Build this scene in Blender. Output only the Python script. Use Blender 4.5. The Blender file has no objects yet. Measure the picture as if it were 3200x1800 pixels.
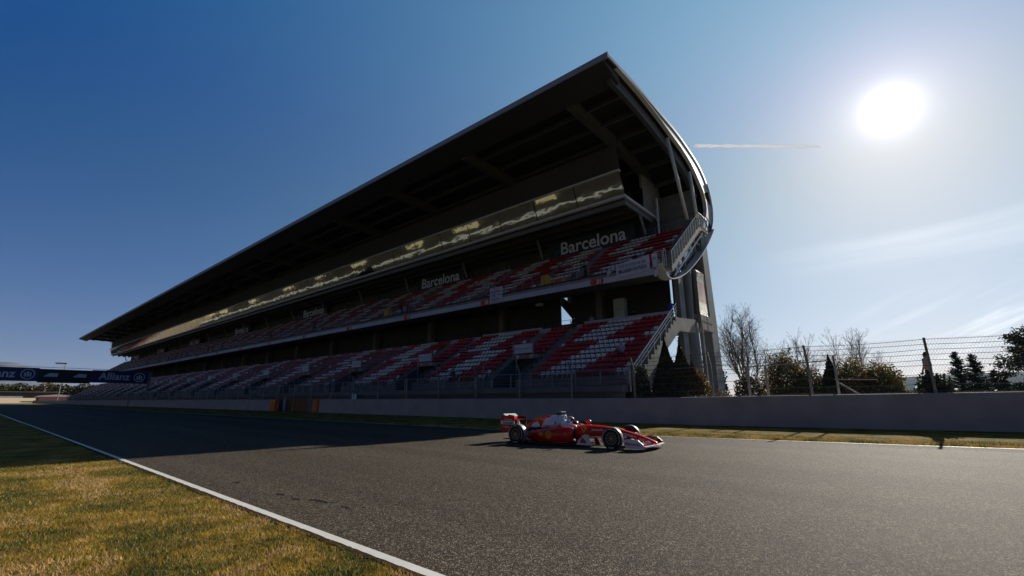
import bpy, bmesh, math, random
import numpy as np
from mathutils import Vector, Matrix, noise
random.seed(7); RNG = np.random.default_rng(7)
S = bpy.context.scene
COL = S.collection
R = math.radians
pi = math.pi

# ------------------------------------------------------------------ camera, sky, sun, exposure
cd = bpy.data.cameras.new('camera'); cam = bpy.data.objects.new('camera', cd); COL.objects.link(cam)
S.camera = cam
cd.sensor_width = 36; cd.lens = 16.0; cd.clip_start = 0.1; cd.clip_end = 60000
CH = 1.45
cam.location = (0, 0, CH)
cam.rotation_euler = (R(90 + 13.91), 0, R(40.53))
SUN_EL, SUN_AZ = R(27.3), R(2.9)          # azimuth from +Y towards +X
SD = Vector((math.sin(SUN_AZ) * math.cos(SUN_EL), math.cos(SUN_AZ) * math.cos(SUN_EL), math.sin(SUN_EL)))
ld = bpy.data.lights.new('sun', 'SUN'); sun = bpy.data.objects.new('sun', ld); COL.objects.link(sun)
ld.energy = 5.0; ld.angle = R(0.53); ld.color = (1.0, 0.93, 0.82)
sun.rotation_euler = SD.to_track_quat('Z', 'Y').to_euler()
sun.location = (0, 60, 60)
W = bpy.data.worlds.new('World'); S.world = W; W.use_nodes = True
nt = W.node_tree; nt.nodes.clear()
def N(t, tree=None, **k):
    n = (tree or nt).nodes.new(t)
    for a, b in k.items(): setattr(n, a, b)
    return n
def world():
    L = nt.links.new
    out = N('ShaderNodeOutputWorld'); bg = N('ShaderNodeBackground'); bg.inputs[1].default_value = 0.05
    sky = N('ShaderNodeTexSky', sky_type='NISHITA', sun_disc=False, sun_elevation=SUN_EL, sun_rotation=SUN_AZ,
            altitude=150, air_density=1.0, dust_density=0.6, ozone_density=2.2)
    tc = N('ShaderNodeTexCoord'); nrm = N('ShaderNodeVectorMath', operation='NORMALIZE'); L(tc.outputs['Generated'], nrm.inputs[0])
    dot = N('ShaderNodeVectorMath', operation='DOT_PRODUCT'); L(nrm.outputs[0], dot.inputs[0]); dot.inputs[1].default_value = SD
    om = N('ShaderNodeMath', operation='SUBTRACT'); om.inputs[0].default_value = 1; L(dot.outputs['Value'], om.inputs[1])
    def lor(k, a, p=1.0):      # a / (1 + (x/k))^p
        d = N('ShaderNodeMath', operation='DIVIDE'); L(om.outputs[0], d.inputs[0]); d.inputs[1].default_value = k
        s = N('ShaderNodeMath', operation='ADD'); L(d.outputs[0], s.inputs[0]); s.inputs[1].default_value = 1
        q = N('ShaderNodeMath', operation='POWER'); L(s.outputs[0], q.inputs[0]); q.inputs[1].default_value = -p
        m = N('ShaderNodeMath', operation='MULTIPLY'); L(q.outputs[0], m.inputs[0]); m.inputs[1].default_value = a
        return m
    def addc(base, fac, col):
        m = N('ShaderNodeVectorMath', operation='SCALE'); m.inputs[0].default_value = col; L(fac, m.inputs[3])
        a = N('ShaderNodeVectorMath', operation='ADD'); L(base, a.inputs[0]); L(m.outputs[0], a.inputs[1]); return a.outputs[0]
    g1 = lor(0.0009, 75, 2.0); g2 = lor(0.13, 5.0, 1.35)
    # deeper blue higher up and away from the sun, paler round the sun
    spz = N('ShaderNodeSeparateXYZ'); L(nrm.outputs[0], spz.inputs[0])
    def rng(v, a, b, p, q):
        r = N('ShaderNodeMapRange', interpolation_type='SMOOTHSTEP'); L(v, r.inputs[0]); r.inputs[1].default_value = a; r.inputs[2].default_value = b; r.inputs[3].default_value = p; r.inputs[4].default_value = q; return r.outputs[0]
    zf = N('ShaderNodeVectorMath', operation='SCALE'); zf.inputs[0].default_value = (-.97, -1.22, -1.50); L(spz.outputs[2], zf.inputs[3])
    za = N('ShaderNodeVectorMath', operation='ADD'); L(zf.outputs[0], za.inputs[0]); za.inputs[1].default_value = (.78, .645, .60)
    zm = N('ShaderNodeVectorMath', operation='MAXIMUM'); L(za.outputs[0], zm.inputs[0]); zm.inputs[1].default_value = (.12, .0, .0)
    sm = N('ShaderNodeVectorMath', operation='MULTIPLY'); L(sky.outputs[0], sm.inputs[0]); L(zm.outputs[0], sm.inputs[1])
    g2 = lor(0.4, 1.0, 1.5)
    c = addc(sm.outputs[0], g2.outputs[0], (4.6, 7.7, 7.9))
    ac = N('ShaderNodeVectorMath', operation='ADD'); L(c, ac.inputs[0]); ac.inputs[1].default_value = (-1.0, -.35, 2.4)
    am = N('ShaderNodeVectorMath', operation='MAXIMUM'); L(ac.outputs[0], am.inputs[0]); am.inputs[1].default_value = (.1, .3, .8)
    sc = N('ShaderNodeVectorMath', operation='SCALE'); L(am.outputs[0], sc.inputs[0]); L(rng(dot.outputs['Value'], -.60, .0, .22, 1), sc.inputs[3])  # unseen sky behind the camera dimmed to cut fill light on shaded faces
    up = N('ShaderNodeVectorMath', operation='SCALE'); up.inputs[0].default_value = (-.55, -.68, -.80); L(rng(spz.outputs[2], .70, .90, 0, 1), up.inputs[3])  # out-of-view zenith dimmed, blue most, so shadows turn darker and more neutral
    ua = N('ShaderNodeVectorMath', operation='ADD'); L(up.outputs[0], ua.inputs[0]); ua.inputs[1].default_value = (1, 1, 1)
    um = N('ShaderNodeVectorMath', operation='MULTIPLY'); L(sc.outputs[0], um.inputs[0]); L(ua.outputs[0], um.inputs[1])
    g1 = lor(0.0004, 40, 2.1); g3 = lor(0.011, 5.2, 1.5)
    c = addc(um.outputs[0], g1.outputs[0], (1, 0.96, 0.9))
    c = addc(c, g3.outputs[0], (1, 0.95, 0.84))
    # thin high cloud: streaks low over the horizon on the right, faint veils higher up
    def veil(rot, scale, lo, hi, el0, el1, az0, az1, amp, c):
        m0 = N('ShaderNodeMapping'); L(nrm.outputs[0], m0.inputs[0]); m0.inputs['Rotation'].default_value = rot
        mp = N('ShaderNodeMapping'); L(m0.outputs[0], mp.inputs[0]); mp.inputs['Scale'].default_value = scale
        nz = N('ShaderNodeTexNoise'); L(mp.outputs[0], nz.inputs[0]); nz.inputs['Scale'].default_value = 1; nz.inputs['Detail'].default_value = 6; nz.inputs['Roughness'].default_value = .55
        r = N('ShaderNodeMapRange', interpolation_type='SMOOTHSTEP'); L(nz.outputs[0], r.inputs[0]); r.inputs[1].default_value = lo; r.inputs[2].default_value = hi
        sp = N('ShaderNodeSeparateXYZ'); L(nrm.outputs[0], sp.inputs[0])
        def win(v, a, b, w):
            x = N('ShaderNodeMapRange', interpolation_type='SMOOTHSTEP'); L(v, x.inputs[0]); x.inputs[1].default_value = a - w; x.inputs[2].default_value = a + w
            y = N('ShaderNodeMapRange', interpolation_type='SMOOTHSTEP'); L(v, y.inputs[0]); y.inputs[1].default_value = b - w; y.inputs[2].default_value = b + w
            y.inputs[3].default_value = 1; y.inputs[4].default_value = 0
            m = N('ShaderNodeMath', operation='MULTIPLY'); L(x.outputs[0], m.inputs[0]); L(y.outputs[0], m.inputs[1]); return m.outputs[0]
        at = N('ShaderNodeMath', operation='ARCTAN2'); L(sp.outputs[0], at.inputs[0]); L(sp.outputs[1], at.inputs[1])
        m1 = N('ShaderNodeMath', operation='MULTIPLY'); L(win(sp.outputs[2], el0, el1, .05), m1.inputs[0]); L(win(at.outputs[0], az0, az1, .12), m1.inputs[1])
        m2 = N('ShaderNodeMath', operation='MULTIPLY'); L(m1.outputs[0], m2.inputs[0]); L(r.outputs[0], m2.inputs[1])
        m3 = N('ShaderNodeMath', operation='MULTIPLY'); L(m2.outputs[0], m3.inputs[0]); m3.inputs[1].default_value = amp
        return addc(c, m3.outputs[0], (1, .95, .88))
    c = veil((0, R(24), 0), (4, 4, 38), .44, .72, .05, .15, .02, .9, 7.0, c)
    c = veil((0, R(2), 0), (1.6, 1.6, 20), .42, .74, .23, .29, -.12, .9, 3.0, c)
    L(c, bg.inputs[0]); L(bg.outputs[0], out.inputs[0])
world()
S.view_settings.view_transform = 'Standard'; S.view_settings.look = 'None'
S.view_settings.exposure = 0.35; S.view_settings.gamma = 1.0
S.render.engine = 'CYCLES'
S.cycles.max_bounces = 6; S.cycles.transparent_max_bounces = 12

# ------------------------------------------------------------------ materials
MATS = {}
def mat(name, col, rough=.7, metal=0., var=.12, scale=3., bump=0., bscale=40., spec=.5, col2=None, coat=0., trans=0., stretch=None, alpha=None):
    m = bpy.data.materials.new(name); m.use_nodes = True; t = m.node_tree; b = t.nodes['Principled BSDF']; L = t.links.new
    tc = N('ShaderNodeTexCoord', t); mp = N('ShaderNodeMapping', t); L(tc.outputs['Object'], mp.inputs[0])
    if stretch: mp.inputs['Scale'].default_value = stretch
    nz = N('ShaderNodeTexNoise', t); nz.inputs['Scale'].default_value = scale; nz.inputs['Detail'].default_value = 6; L(mp.outputs[0], nz.inputs[0])
    mr = N('ShaderNodeMapRange', t); L(nz.outputs[0], mr.inputs[0]); mr.inputs[1].default_value = .3; mr.inputs[2].default_value = .7
    mx = N('ShaderNodeMix', t, data_type='RGBA'); L(mr.outputs[0], mx.inputs[0])
    c2 = col2 or tuple(min(1, c * (1 + var)) for c in col); c1 = col if col2 else tuple(c * (1 - var) for c in col)
    mx.inputs[6].default_value = (*c1, 1); mx.inputs[7].default_value = (*c2, 1)
    L(mx.outputs[2], b.inputs['Base Color'])
    b.inputs['Roughness'].default_value = rough; b.inputs['Metallic'].default_value = metal
    b.inputs['Specular IOR Level'].default_value = spec; b.inputs['Coat Weight'].default_value = coat; b.inputs['Coat Roughness'].default_value = .08
    if trans:      # thin, lets light through (leaves, cloth)
        tr = N('ShaderNodeBsdfTranslucent', t); L(mx.outputs[2], tr.inputs[0]); ms = N('ShaderNodeMixShader', t); ms.inputs[0].default_value = trans
        L(b.outputs[0], ms.inputs[1]); L(tr.outputs[0], ms.inputs[2]); L(ms.outputs[0], t.nodes['Material Output'].inputs[0])
    if bump:
        n2 = N('ShaderNodeTexNoise', t); n2.inputs['Scale'].default_value = bscale; n2.inputs['Detail'].default_value = 3; L(mp.outputs[0], n2.inputs[0])
        bp = N('ShaderNodeBump', t); bp.inputs['Strength'].default_value = bump; bp.inputs['Distance'].default_value = .02; L(n2.outputs[0], bp.inputs['Height']); L(bp.outputs[0], b.inputs['Normal'])
    MATS[name] = m; return m
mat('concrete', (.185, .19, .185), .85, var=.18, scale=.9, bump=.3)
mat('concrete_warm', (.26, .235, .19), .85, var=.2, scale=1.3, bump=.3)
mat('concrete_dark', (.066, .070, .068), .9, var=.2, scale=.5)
mat('band_white', (.48, .52, .60), .6, var=.1, scale=.3)
mat('wall_paint', (.42, .385, .355), .8, var=.13, scale=.9, bump=.15, bscale=9)
mat('steel_grey', (.17, .18, .19), .55, .1, var=.1)
mat('galv', (.30, .30, .30), .42, .6, var=.1, scale=8)
mat('wire', (.16, .16, .155), .5, .5, var=.1)
mat('web_metal', (.42, .46, .52), .30, .85, var=.06)
mat('steel_white', (.62, .63, .62), .4, .0, var=.07)
mat('flange', (.62, .60, .55), .5, .0, var=.08)
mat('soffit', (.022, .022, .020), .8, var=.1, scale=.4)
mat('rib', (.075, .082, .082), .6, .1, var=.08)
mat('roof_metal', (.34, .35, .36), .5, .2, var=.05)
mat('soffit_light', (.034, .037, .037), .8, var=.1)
mat('slats', (.115, .118, .115), .8, var=.1)
mat('dark', (.02, .02, .02), .9, var=.1)
mat('sign_dark', (.018, .035, .045), .6, var=.1)
mat('letter_white', (.72, .80, .92), .6, var=.03)
mat('seat_red', (.56, .020, .008), .45, var=.15, scale=1.5)
mat('seat_white', (.80, .79, .71), .45, var=.08, scale=1.5)
mat('badge_red', (.52, .05, .02), .5, var=.05)
mat('yellow', (.62, .40, .02), .5, var=.08)
mat('orange', (.75, .15, .01), .5, var=.12)
mat('orange_dark', (.42, .10, .01), .6, var=.15)
mat('board_white', (.58, .62, .70), .5, var=.05)
mat('cloth_white', (.72, .72, .82), .8, var=.05, scale=3, trans=.25)
mat('ink', (.03, .03, .06), .8)
mat('pale_green', (.50, .62, .56), .5, var=.05)
mat('navy', (.012, .014, .09), .5, var=.1)
mat('black', (.012, .012, .012), .6, var=.1)
mat('white_paint', (.60, .58, .54), .6, var=.08, scale=6)
mat('bark', (.16, .125, .10), .9, var=.25, scale=6)
mat('bark_pale', (.23, .185, .145), .9, var=.25, scale=3)
mat('leaf_dark', (.022, .040, .014), .6, var=.4, scale=1.2, trans=.15)
mat('leaf_olive', (.13, .115, .024), .55, var=.4, scale=1.0, trans=.35)
mat('leaf_gold', (.24, .14, .02), .55, var=.35, scale=1.0, trans=.45)
mat('leaf_rust', (.17, .075, .02), .6, var=.35, scale=1.0, trans=.4)
mat('leaf_gloss', (.03, .055, .015), .16, var=.4, scale=2, spec=.8)
mat('leaf_blue', (.035, .055, .045), .6, var=.3, scale=2, trans=.2)
mat('thicket', (.12, .095, .05), .9, col2=(.05, .07, .03), scale=.35)
for nme, c in dict(cloth_black=(.014, .014, .018), cloth_blue=(.03, .03, .35), cloth_grey=(.36, .37, .42), cloth_red=(.3, .02, .03), cloth_pale=(.5, .55, .65), cloth_beige=(.42, .34, .25), skin=(.42, .24, .17), hair=(.03, .02, .015), jeans=(.03, .04, .08), olive=(.11, .10, .04)).items():
    mat(nme, c, .85, var=.1, scale=6)
# race car
mat('car_red', (.62, .007, .003), .30, var=.03, coat=.35, spec=.35)
mat('car_white', (.78, .80, .84), .25, var=.02, coat=1.)
mat('car_black', (.010, .010, .012), .4, var=.1, coat=.3)
mat('tyre', (.016, .016, .017), .75, var=.15, scale=12)
mat('tread', (.24, .21, .17), .40, var=.12, scale=9, spec=.9)
mat('rim', (.22, .22, .23), .35, .8, var=.05)
mat('mark_white', (.72, .72, .72), .5, var=.03)
mat('mark_yellow', (.75, .52, .03), .5, var=.03)
mat('mark_orange', (.80, .22, .01), .4, var=.03)
mat('helmet', (.40, .62, .75), .18, var=.05, coat=1.)
mat('visor', (.02, .03, .05), .08, var=.02)

def m_ground():
    # mown winter grass: straw, yellow green and dark green patches, fine broken grain
    m = bpy.data.materials.new('turf'); m.use_nodes = True; t = m.node_tree; b = t.nodes['Principled BSDF']; L = t.links.new
    tc = N('ShaderNodeTexCoord', t)
    def nz(s, d=5, r=.6):
        n = N('ShaderNodeTexNoise', t); n.inputs['Scale'].default_value = s; n.inputs['Detail'].default_value = d; n.inputs['Roughness'].default_value = r; L(tc.outputs['Object'], n.inputs[0]); return n.outputs[0]
    def ramp(f, pts):
        c = N('ShaderNodeValToRGB', t); L(f, c.inputs[0]); e = c.color_ramp.elements
        e[0].position, e[0].color = pts[0][0], (*pts[0][1], 1); e[1].position, e[1].color = pts[-1][0], (*pts[-1][1], 1)
        for p, q in pts[1:-1]:
            x = e.new(p); x.color = (*q, 1)
        return c.outputs[0]
    a = ramp(nz(.9, 4), [(.33, (.07, .075, .014)), (.46, (.20, .145, .022)), (.56, (.28, .185, .03)), (.68, (.42, .27, .10))])
    f = ramp(nz(16, 5, .75), [(.36, (.30, .34, .30)), (.48, (.8, .8, .8)), (.62, (1.25, 1.2, 1.1))])
    x = N('ShaderNodeMix', t, data_type='RGBA', blend_type='MULTIPLY'); x.inputs[0].default_value = 1; L(a, x.inputs[6]); L(f, x.inputs[7])
    L(x.outputs[2], b.inputs['Base Color']); b.inputs['Roughness'].default_value = .95; b.inputs['Specular IOR Level'].default_value = .1
    bp = N('ShaderNodeBump', t); bp.inputs['Strength'].default_value = .9; bp.inputs['Distance'].default_value = .05; L(nz(22, 5, .8), bp.inputs['Height']); L(bp.outputs[0], b.inputs['Normal'])
    MATS['turf'] = m
m_ground()
def m_asphalt():
    m = bpy.data.materials.new('asphalt'); m.use_nodes = True; t = m.node_tree; b = t.nodes['Principled BSDF']; L = t.links.new
    tc = N('ShaderNodeTexCoord', t)
    def nz(s, d, r=.5, st=None):
        n = N('ShaderNodeTexNoise', t); n.inputs['Scale'].default_value = s; n.inputs['Detail'].default_value = d; n.inputs['Roughness'].default_value = r
        if st:
            mp = N('ShaderNodeMapping', t); mp.inputs['Scale'].default_value = st; L(tc.outputs['Object'], mp.inputs[0]); L(mp.outputs[0], n.inputs[0])
        else: L(tc.outputs['Object'], n.inputs[0])
        return n.outputs[0]
    vo = N('ShaderNodeTexVoronoi', t); vo.inputs['Scale'].default_value = 105; L(tc.outputs['Object'], vo.inputs[0])
    # stones: cell colour makes each chip lighter or darker
    sp = N('ShaderNodeSeparateColor', t); L(vo.outputs['Color'], sp.inputs[0])
    v2 = N('ShaderNodeTexVoronoi', t); v2.inputs['Scale'].default_value = 52; L(tc.outputs['Object'], v2.inputs[0]); s2 = N('ShaderNodeSeparateColor', t); L(v2.outputs['Color'], s2.inputs[0])
    av = N('ShaderNodeMix', t, data_type='FLOAT'); av.inputs[0].default_value = .45; L(sp.outputs[0], av.inputs[2]); L(s2.outputs[1], av.inputs[3])
    r1 = N('ShaderNodeValToRGB', t); L(av.outputs[0], r1.inputs[0]); e = r1.color_ramp.elements
    e[0].position = .1; e[0].color = (.012, .0095, .0065, 1); e[1].position = .92; e[1].color = (.34, .28, .21, 1)
    x = e.new(.62); x.color = (.062, .051, .038, 1)
    big = N('ShaderNodeMapRange', t); L(nz(.22, 5, .6, (.05, 2.2, 1)), big.inputs[0]); big.inputs[1].default_value = .35; big.inputs[2].default_value = .65; big.inputs[3].default_value = .78; big.inputs[4].default_value = 1.16
    # paving joints and worn lanes run along the track
    mu = N('ShaderNodeMix', t, data_type='RGBA', blend_type='MULTIPLY'); mu.inputs[0].default_value = 1; L(r1.outputs[0], mu.inputs[6]); L(big.outputs[0], mu.inputs[7])
    L(mu.outputs[2], b.inputs['Base Color'])
    b.inputs['Roughness'].default_value = .74; b.inputs['Specular IOR Level'].default_value = .11; b.inputs['Specular Tint'].default_value = (1, .88, .74, 1)
    bp = N('ShaderNodeBump', t); bp.inputs['Strength'].default_value = .9; bp.inputs['Distance'].default_value = .013
    ad = N('ShaderNodeMath', t, operation='ADD'); L(vo.outputs['Distance'], ad.inputs[0]); L(nz(30, 4, .7), ad.inputs[1])
    L(ad.outputs[0], bp.inputs['Height']); L(bp.outputs[0], b.inputs['Normal'])
    MATS['asphalt'] = m
m_asphalt()
def m_glass():
    m = bpy.data.materials.new('box_glass'); m.use_nodes = True; t = m.node_tree; b = t.nodes['Principled BSDF']; L = t.links.new
    b.inputs['Base Color'].default_value = (.150, .168, .160, 1); b.inputs['Metallic'].default_value = 1; b.inputs['Roughness'].default_value = .04
    tc = N('ShaderNodeTexCoord', t); mp = N('ShaderNodeMapping', t); mp.inputs['Scale'].default_value = (.55, 1, .8); L(tc.outputs['Object'], mp.inputs[0])
    n = N('ShaderNodeTexNoise', t); n.inputs['Scale'].default_value = 1.0; n.inputs['Detail'].default_value = 1.5; L(mp.outputs[0], n.inputs[0])
    bp = N('ShaderNodeBump', t); bp.inputs['Strength'].default_value = .08; bp.inputs['Distance'].default_value = .10; L(n.outputs[0], bp.inputs['Height']); L(bp.outputs[0], b.inputs['Normal'])
    MATS['box_glass'] = m
m_glass()

# ------------------------------------------------------------------ mesh helpers
def link(o, parent=None):
    COL.objects.link(o)
    if parent: o.parent = parent
    return o
def tag(o, label=None, cat=None, group=None, kind=None):
    if label: o['label'] = label
    if cat: o['category'] = cat
    if group: o['group'] = group
    if kind: o['kind'] = kind
    return o
def thing(name, label, cat, loc=(0, 0, 0), rz=0, group=None):
    o = bpy.data.objects.new(name, None); o.location = loc; o.rotation_euler = (0, 0, rz); o.empty_display_size = .3
    link(o); return tag(o, label, cat, group)
class M:
    def __init__(s): s.v = []; s.f = []; s.m = []
    def add(s, vs, fs, mi=0):
        o = len(s.v); s.v += [tuple(p) for p in vs]; s.f += [tuple(i + o for i in f) for f in fs]; s.m += [mi] * len(fs); return s
    def box(s, x0, x1, y0, y1, z0, z1, mi=0):
        v = [(x, y, z) for x in (x0, x1) for y in (y0, y1) for z in (z0, z1)]
        return s.add(v, [(0, 1, 3, 2), (4, 6, 7, 5), (0, 4, 5, 1), (2, 3, 7, 6), (0, 2, 6, 4), (1, 5, 7, 3)], mi)
    def quad(s, a, b, c, d, mi=0): return s.add([a, b, c, d], [(0, 1, 2, 3)], mi)
    def tube(s, a, b, r, r2=None, n=6, mi=0, cap=True):
        a, b = Vector(a), Vector(b); r2 = r if r2 is None else r2; d = (b - a)
        if d.length < 1e-6: return s
        q = d.to_track_quat('Z', 'Y'); o = len(s.v); vs = []
        for p, rr in ((a, r), (b, r2)):
            for i in range(n): vs.append(p + q @ Vector((rr * math.cos(2 * pi * i / n), rr * math.sin(2 * pi * i / n), 0)))
        fs = [(i, (i + 1) % n, n + (i + 1) % n, n + i) for i in range(n)]
        if cap: fs += [tuple(range(n))[::-1], tuple(range(n, 2 * n))]
        return s.add(vs, fs, mi)
    def path(s, pts, r, n=6, mi=0):
        for a, b in zip(pts, pts[1:]): s.tube(a, b, r, r, n, mi)
        return s
    def prism_x(s, prof, x0, x1, mi=0, caps=True):      # closed (y,z) profile extruded along X
        n = len(prof); vs = [(x0, y, z) for y, z in prof] + [(x1, y, z) for y, z in prof]
        fs = [(i, (i + 1) % n, n + (i + 1) % n, n + i) for i in range(n)]
        if caps: fs += [tuple(range(n))[::-1], tuple(range(n, 2 * n))]
        return s.add(vs, fs, mi)
    def prism_y(s, prof, y0, y1, mi=0):                 # closed (x,z) profile
        n = len(prof); vs = [(x, y0, z) for x, z in prof] + [(x, y1, z) for x, z in prof]
        return s.add(vs, [(i, (i + 1) % n, n + (i + 1) % n, n + i) for i in range(n)] + [tuple(range(n))[::-1], tuple(range(n, 2 * n))], mi)
    def band_x(s, a, b, x0, x1, mi=0):                  # band between two (y,z) polylines
        prof = list(a) + list(b)[::-1]; n = len(a); m = len(prof)
        vs = [(x0, y, z) for y, z in prof] + [(x1, y, z) for y, z in prof]
        fs = [(i, (i + 1) % m, m + (i + 1) % m, m + i) for i in range(m)]
        for i in range(n - 1):
            j = m - 1 - i; fs += [(i, i + 1, j - 1, j), (m + i, m + j, m + j - 1, m + i + 1)]
        return s.add(vs, fs, mi)
    def loft(s, rings, mi=0, cap=True, matf=None):
        n = len(rings[0]); vs = [p for r in rings for p in r]; fs = []; k = len(rings)
        for j in range(k - 1):
            for i in range(n): fs.append((j * n + i, j * n + (i + 1) % n, (j + 1) * n + (i + 1) % n, (j + 1) * n + i))
        if cap: fs += [tuple(range(n))[::-1], tuple(range((k - 1) * n, k * n))]
        o = len(s.m); s.add(vs, fs, mi)
        if matf:
            for q, f in enumerate(fs):
                c = sum((Vector(vs[i]) for i in f), Vector()) / len(f); s.m[o + q] = matf(c)
        return s
    def ball(s, c, r, mi=0, u=14, w=9, sc=(1, 1, 1), matf=None):
        rings = []
        for j in range(w + 1):
            ph = pi * j / w; rings.append([(c[0] + sc[0] * r * math.sin(ph) * math.cos(2 * pi * i / u), c[1] + sc[1] * r * math.sin(ph) * math.sin(2 * pi * i / u), c[2] + sc[2] * r * math.cos(ph)) for i in range(u)])
        return s.loft(rings, mi, False, matf)
    def text(s, body, size, fn, mi=0, bold=0., align='CENTER'):
        vs, fs = textgeo(body, size, bold, align)
        return s.add([fn(u, v) for u, v in vs], fs, mi)
    def build(s, name, mats, parent=None, smooth=False):
        me = bpy.data.meshes.new(name); me.from_pydata(s.v, [], s.f)
        for k in ([mats] if isinstance(mats, str) else mats): me.materials.append(MATS[k])
        me.polygons.foreach_set('material_index', s.m)
        if smooth: me.polygons.foreach_set('use_smooth', [True] * len(s.f))
        me.update(); o = bpy.data.objects.new(name, me); link(o, parent)
        if smooth == 'edge':
            bm = bmesh.new(); bm.from_mesh(me)
            for e in bm.edges:
                if len(e.link_faces) == 2 and e.calc_face_angle(0) > R(38): e.smooth = False
            bm.to_mesh(me); bm.free()
        return o
_tg = {}
def textgeo(body, size, bold, align):
    k = (body, size, bold, align)
    if k not in _tg:
        c = bpy.data.curves.new('t', 'FONT'); c.body = body; c.size = size; c.align_x = align; c.align_y = 'CENTER'; c.offset = bold; c.resolution_u = 3
        o = bpy.data.objects.new('t', c); COL.objects.link(o); bpy.context.view_layer.update()
        e = o.evaluated_get(bpy.context.evaluated_depsgraph_get()); me = e.to_mesh()
        _tg[k] = ([(v.co.x, v.co.y) for v in me.vertices], [tuple(p.vertices) for p in me.polygons])
        e.to_mesh_clear(); bpy.data.objects.remove(o); bpy.data.curves.remove(c)
    return _tg[k]
def npmesh(name, V, F, mats, mi, parent=None):
    me = bpy.data.meshes.new(name); nF, k = F.shape
    me.vertices.add(len(V)); me.vertices.foreach_set('co', V.astype(np.float32).ravel())
    me.loops.add(nF * k); me.loops.foreach_set('vertex_index', F.astype(np.int32).ravel())
    me.polygons.add(nF); me.polygons.foreach_set('loop_start', (np.arange(nF) * k).astype(np.int32))
    for q in mats: me.materials.append(MATS[q])
    me.polygons.foreach_set('material_index', mi.astype(np.int32)); me.update(calc_edges=True)
    o = bpy.data.objects.new(name, me); return link(o, parent)
def leaves(name, C, size, mats, mi, parent=None, up=None, aspect=1.5):
    n = len(C); d = RNG.normal(size=(n, 3))
    if up is not None: d = d * .45 + up
    d /= np.linalg.norm(d, axis=1)[:, None]; e = np.cross(d, RNG.normal(size=(n, 3))); e /= np.linalg.norm(e, axis=1)[:, None]
    s = (size * RNG.uniform(.6, 1.3, n))[:, None] if np.isscalar(size) else (size * RNG.uniform(.7, 1.2, n))[:, None]
    a = d * s * aspect / 2; b = e * s / 2
    V = np.stack([C - a, C + b, C + a, C - b], 1).reshape(-1, 3); F = np.arange(4 * n).reshape(-1, 4)
    return npmesh(name, V, F, mats, mi, parent)

# ------------------------------------------------------------------ ground, track, verges
def wall_y(x): return 26.4 + (.0070 * (x + 13) ** 2 if x > -13 else 0)
def wall_b(x): return .14 + (.0038 * (x + 13) if x > -13 else 0)
def wall_t(x): return 1.60 + (.0135 * (x + 13) if x > -13 else 0)
def far_y(x):
    if x < -60: return 17.3
    if x < -17: return 17.3 + .7 * (x + 60) / 43
    return 18.0 + .125 * (x + 17) + .0028 * (x + 17) ** 2 if x < 14 else 18 + .125 * 31 + .0028 * 961 + .25 * (x - 14)
def sheet(name, mats, rows, kind='structure', smooth=False):
    m = M(); n = len(rows[0]); vs = [p for r in rows for p in r]
    m.add(vs, [(j * n + i, j * n + i + 1, (j + 1) * n + i + 1, (j + 1) * n + i) for j in range(len(rows) - 1) for i in range(n - 1)])
    return tag(m.build(name, mats, None, smooth), kind=kind)
sheet('ground', 'turf', [[(x, y, -.02) for x in (-14000, -3000, -600, 0, 600, 3000, 14000)] for y in (14000, 3000, 600, 0, -600, -3000, -14000)])
XS = [-394, -300, -200, -120, -80, -60, -45, -32, -24, -20, -17, -15, -13, -11, -9, -7, -5, -3, -1, 1, 3, 5, 8, 12, 16, 25, 45]
sheet('track', 'asphalt', [[(x, y, 0.0) for x in XS] for y in [0]] + [[(x, (far_y(x) + .12 if q == 4 else 2.8 + q * 3.6), 0.0) for x in XS] for q in (1, 2, 3, 4)] if False else
      [[(x, far_y(x) + .12, 0.0) for x in XS], [(x, 10.0, 0.0) for x in XS], [(x, 2.80, 0.0) for x in XS]])
sheet('near_line', 'white_paint', [[(x, 2.94, .004) for x in (-394, -200, -60, -10, 45)], [(x, 2.80, .004) for x in (-394, -200, -60, -10, 45)]])
sheet('far_line', 'white_paint', [[(x, far_y(x) + .1, .004) for x in XS], [(x, far_y(x) - .04, .004) for x in XS]])
sheet('near_verge', 'turf', [[(x, 2.80, -.004) for x in (-394, -60, -10, 45)], [(x, 2.5, -.008) for x in (-394, -60, -10, 45)], [(x, -13, -.01) for x in (-394, -60, -10, 45)]])
sheet('far_verge', 'turf', [[(x, wall_y(x) + .5, wall_b(x) + .01) for x in XS], [(x, wall_y(x) - 1.5, wall_b(x) - .01) for x in XS], [(x, far_y(x) + 2.0, .05) for x in XS], [(x, far_y(x) + .12, -.002) for x in XS]])
sheet('service_road', 'concrete', [[(x, 62, .0) for x in (-394, 45)], [(x, 27.4, .0) for x in (-394, 45)]])
# run-off at the far end of the straight rises to a barrier
mat('gravel', (.50, .37, .22), .95, var=.12, scale=.3)
sheet('gravel_run_off', 'gravel', [[(-500, -90, 3.4), (-500, 40, 3.4), (-505, 90, 3.4)][::-1], [(-396, -90, .0), (-396, 26.0, .0), (-396, 40, .0)][::-1]])
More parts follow.
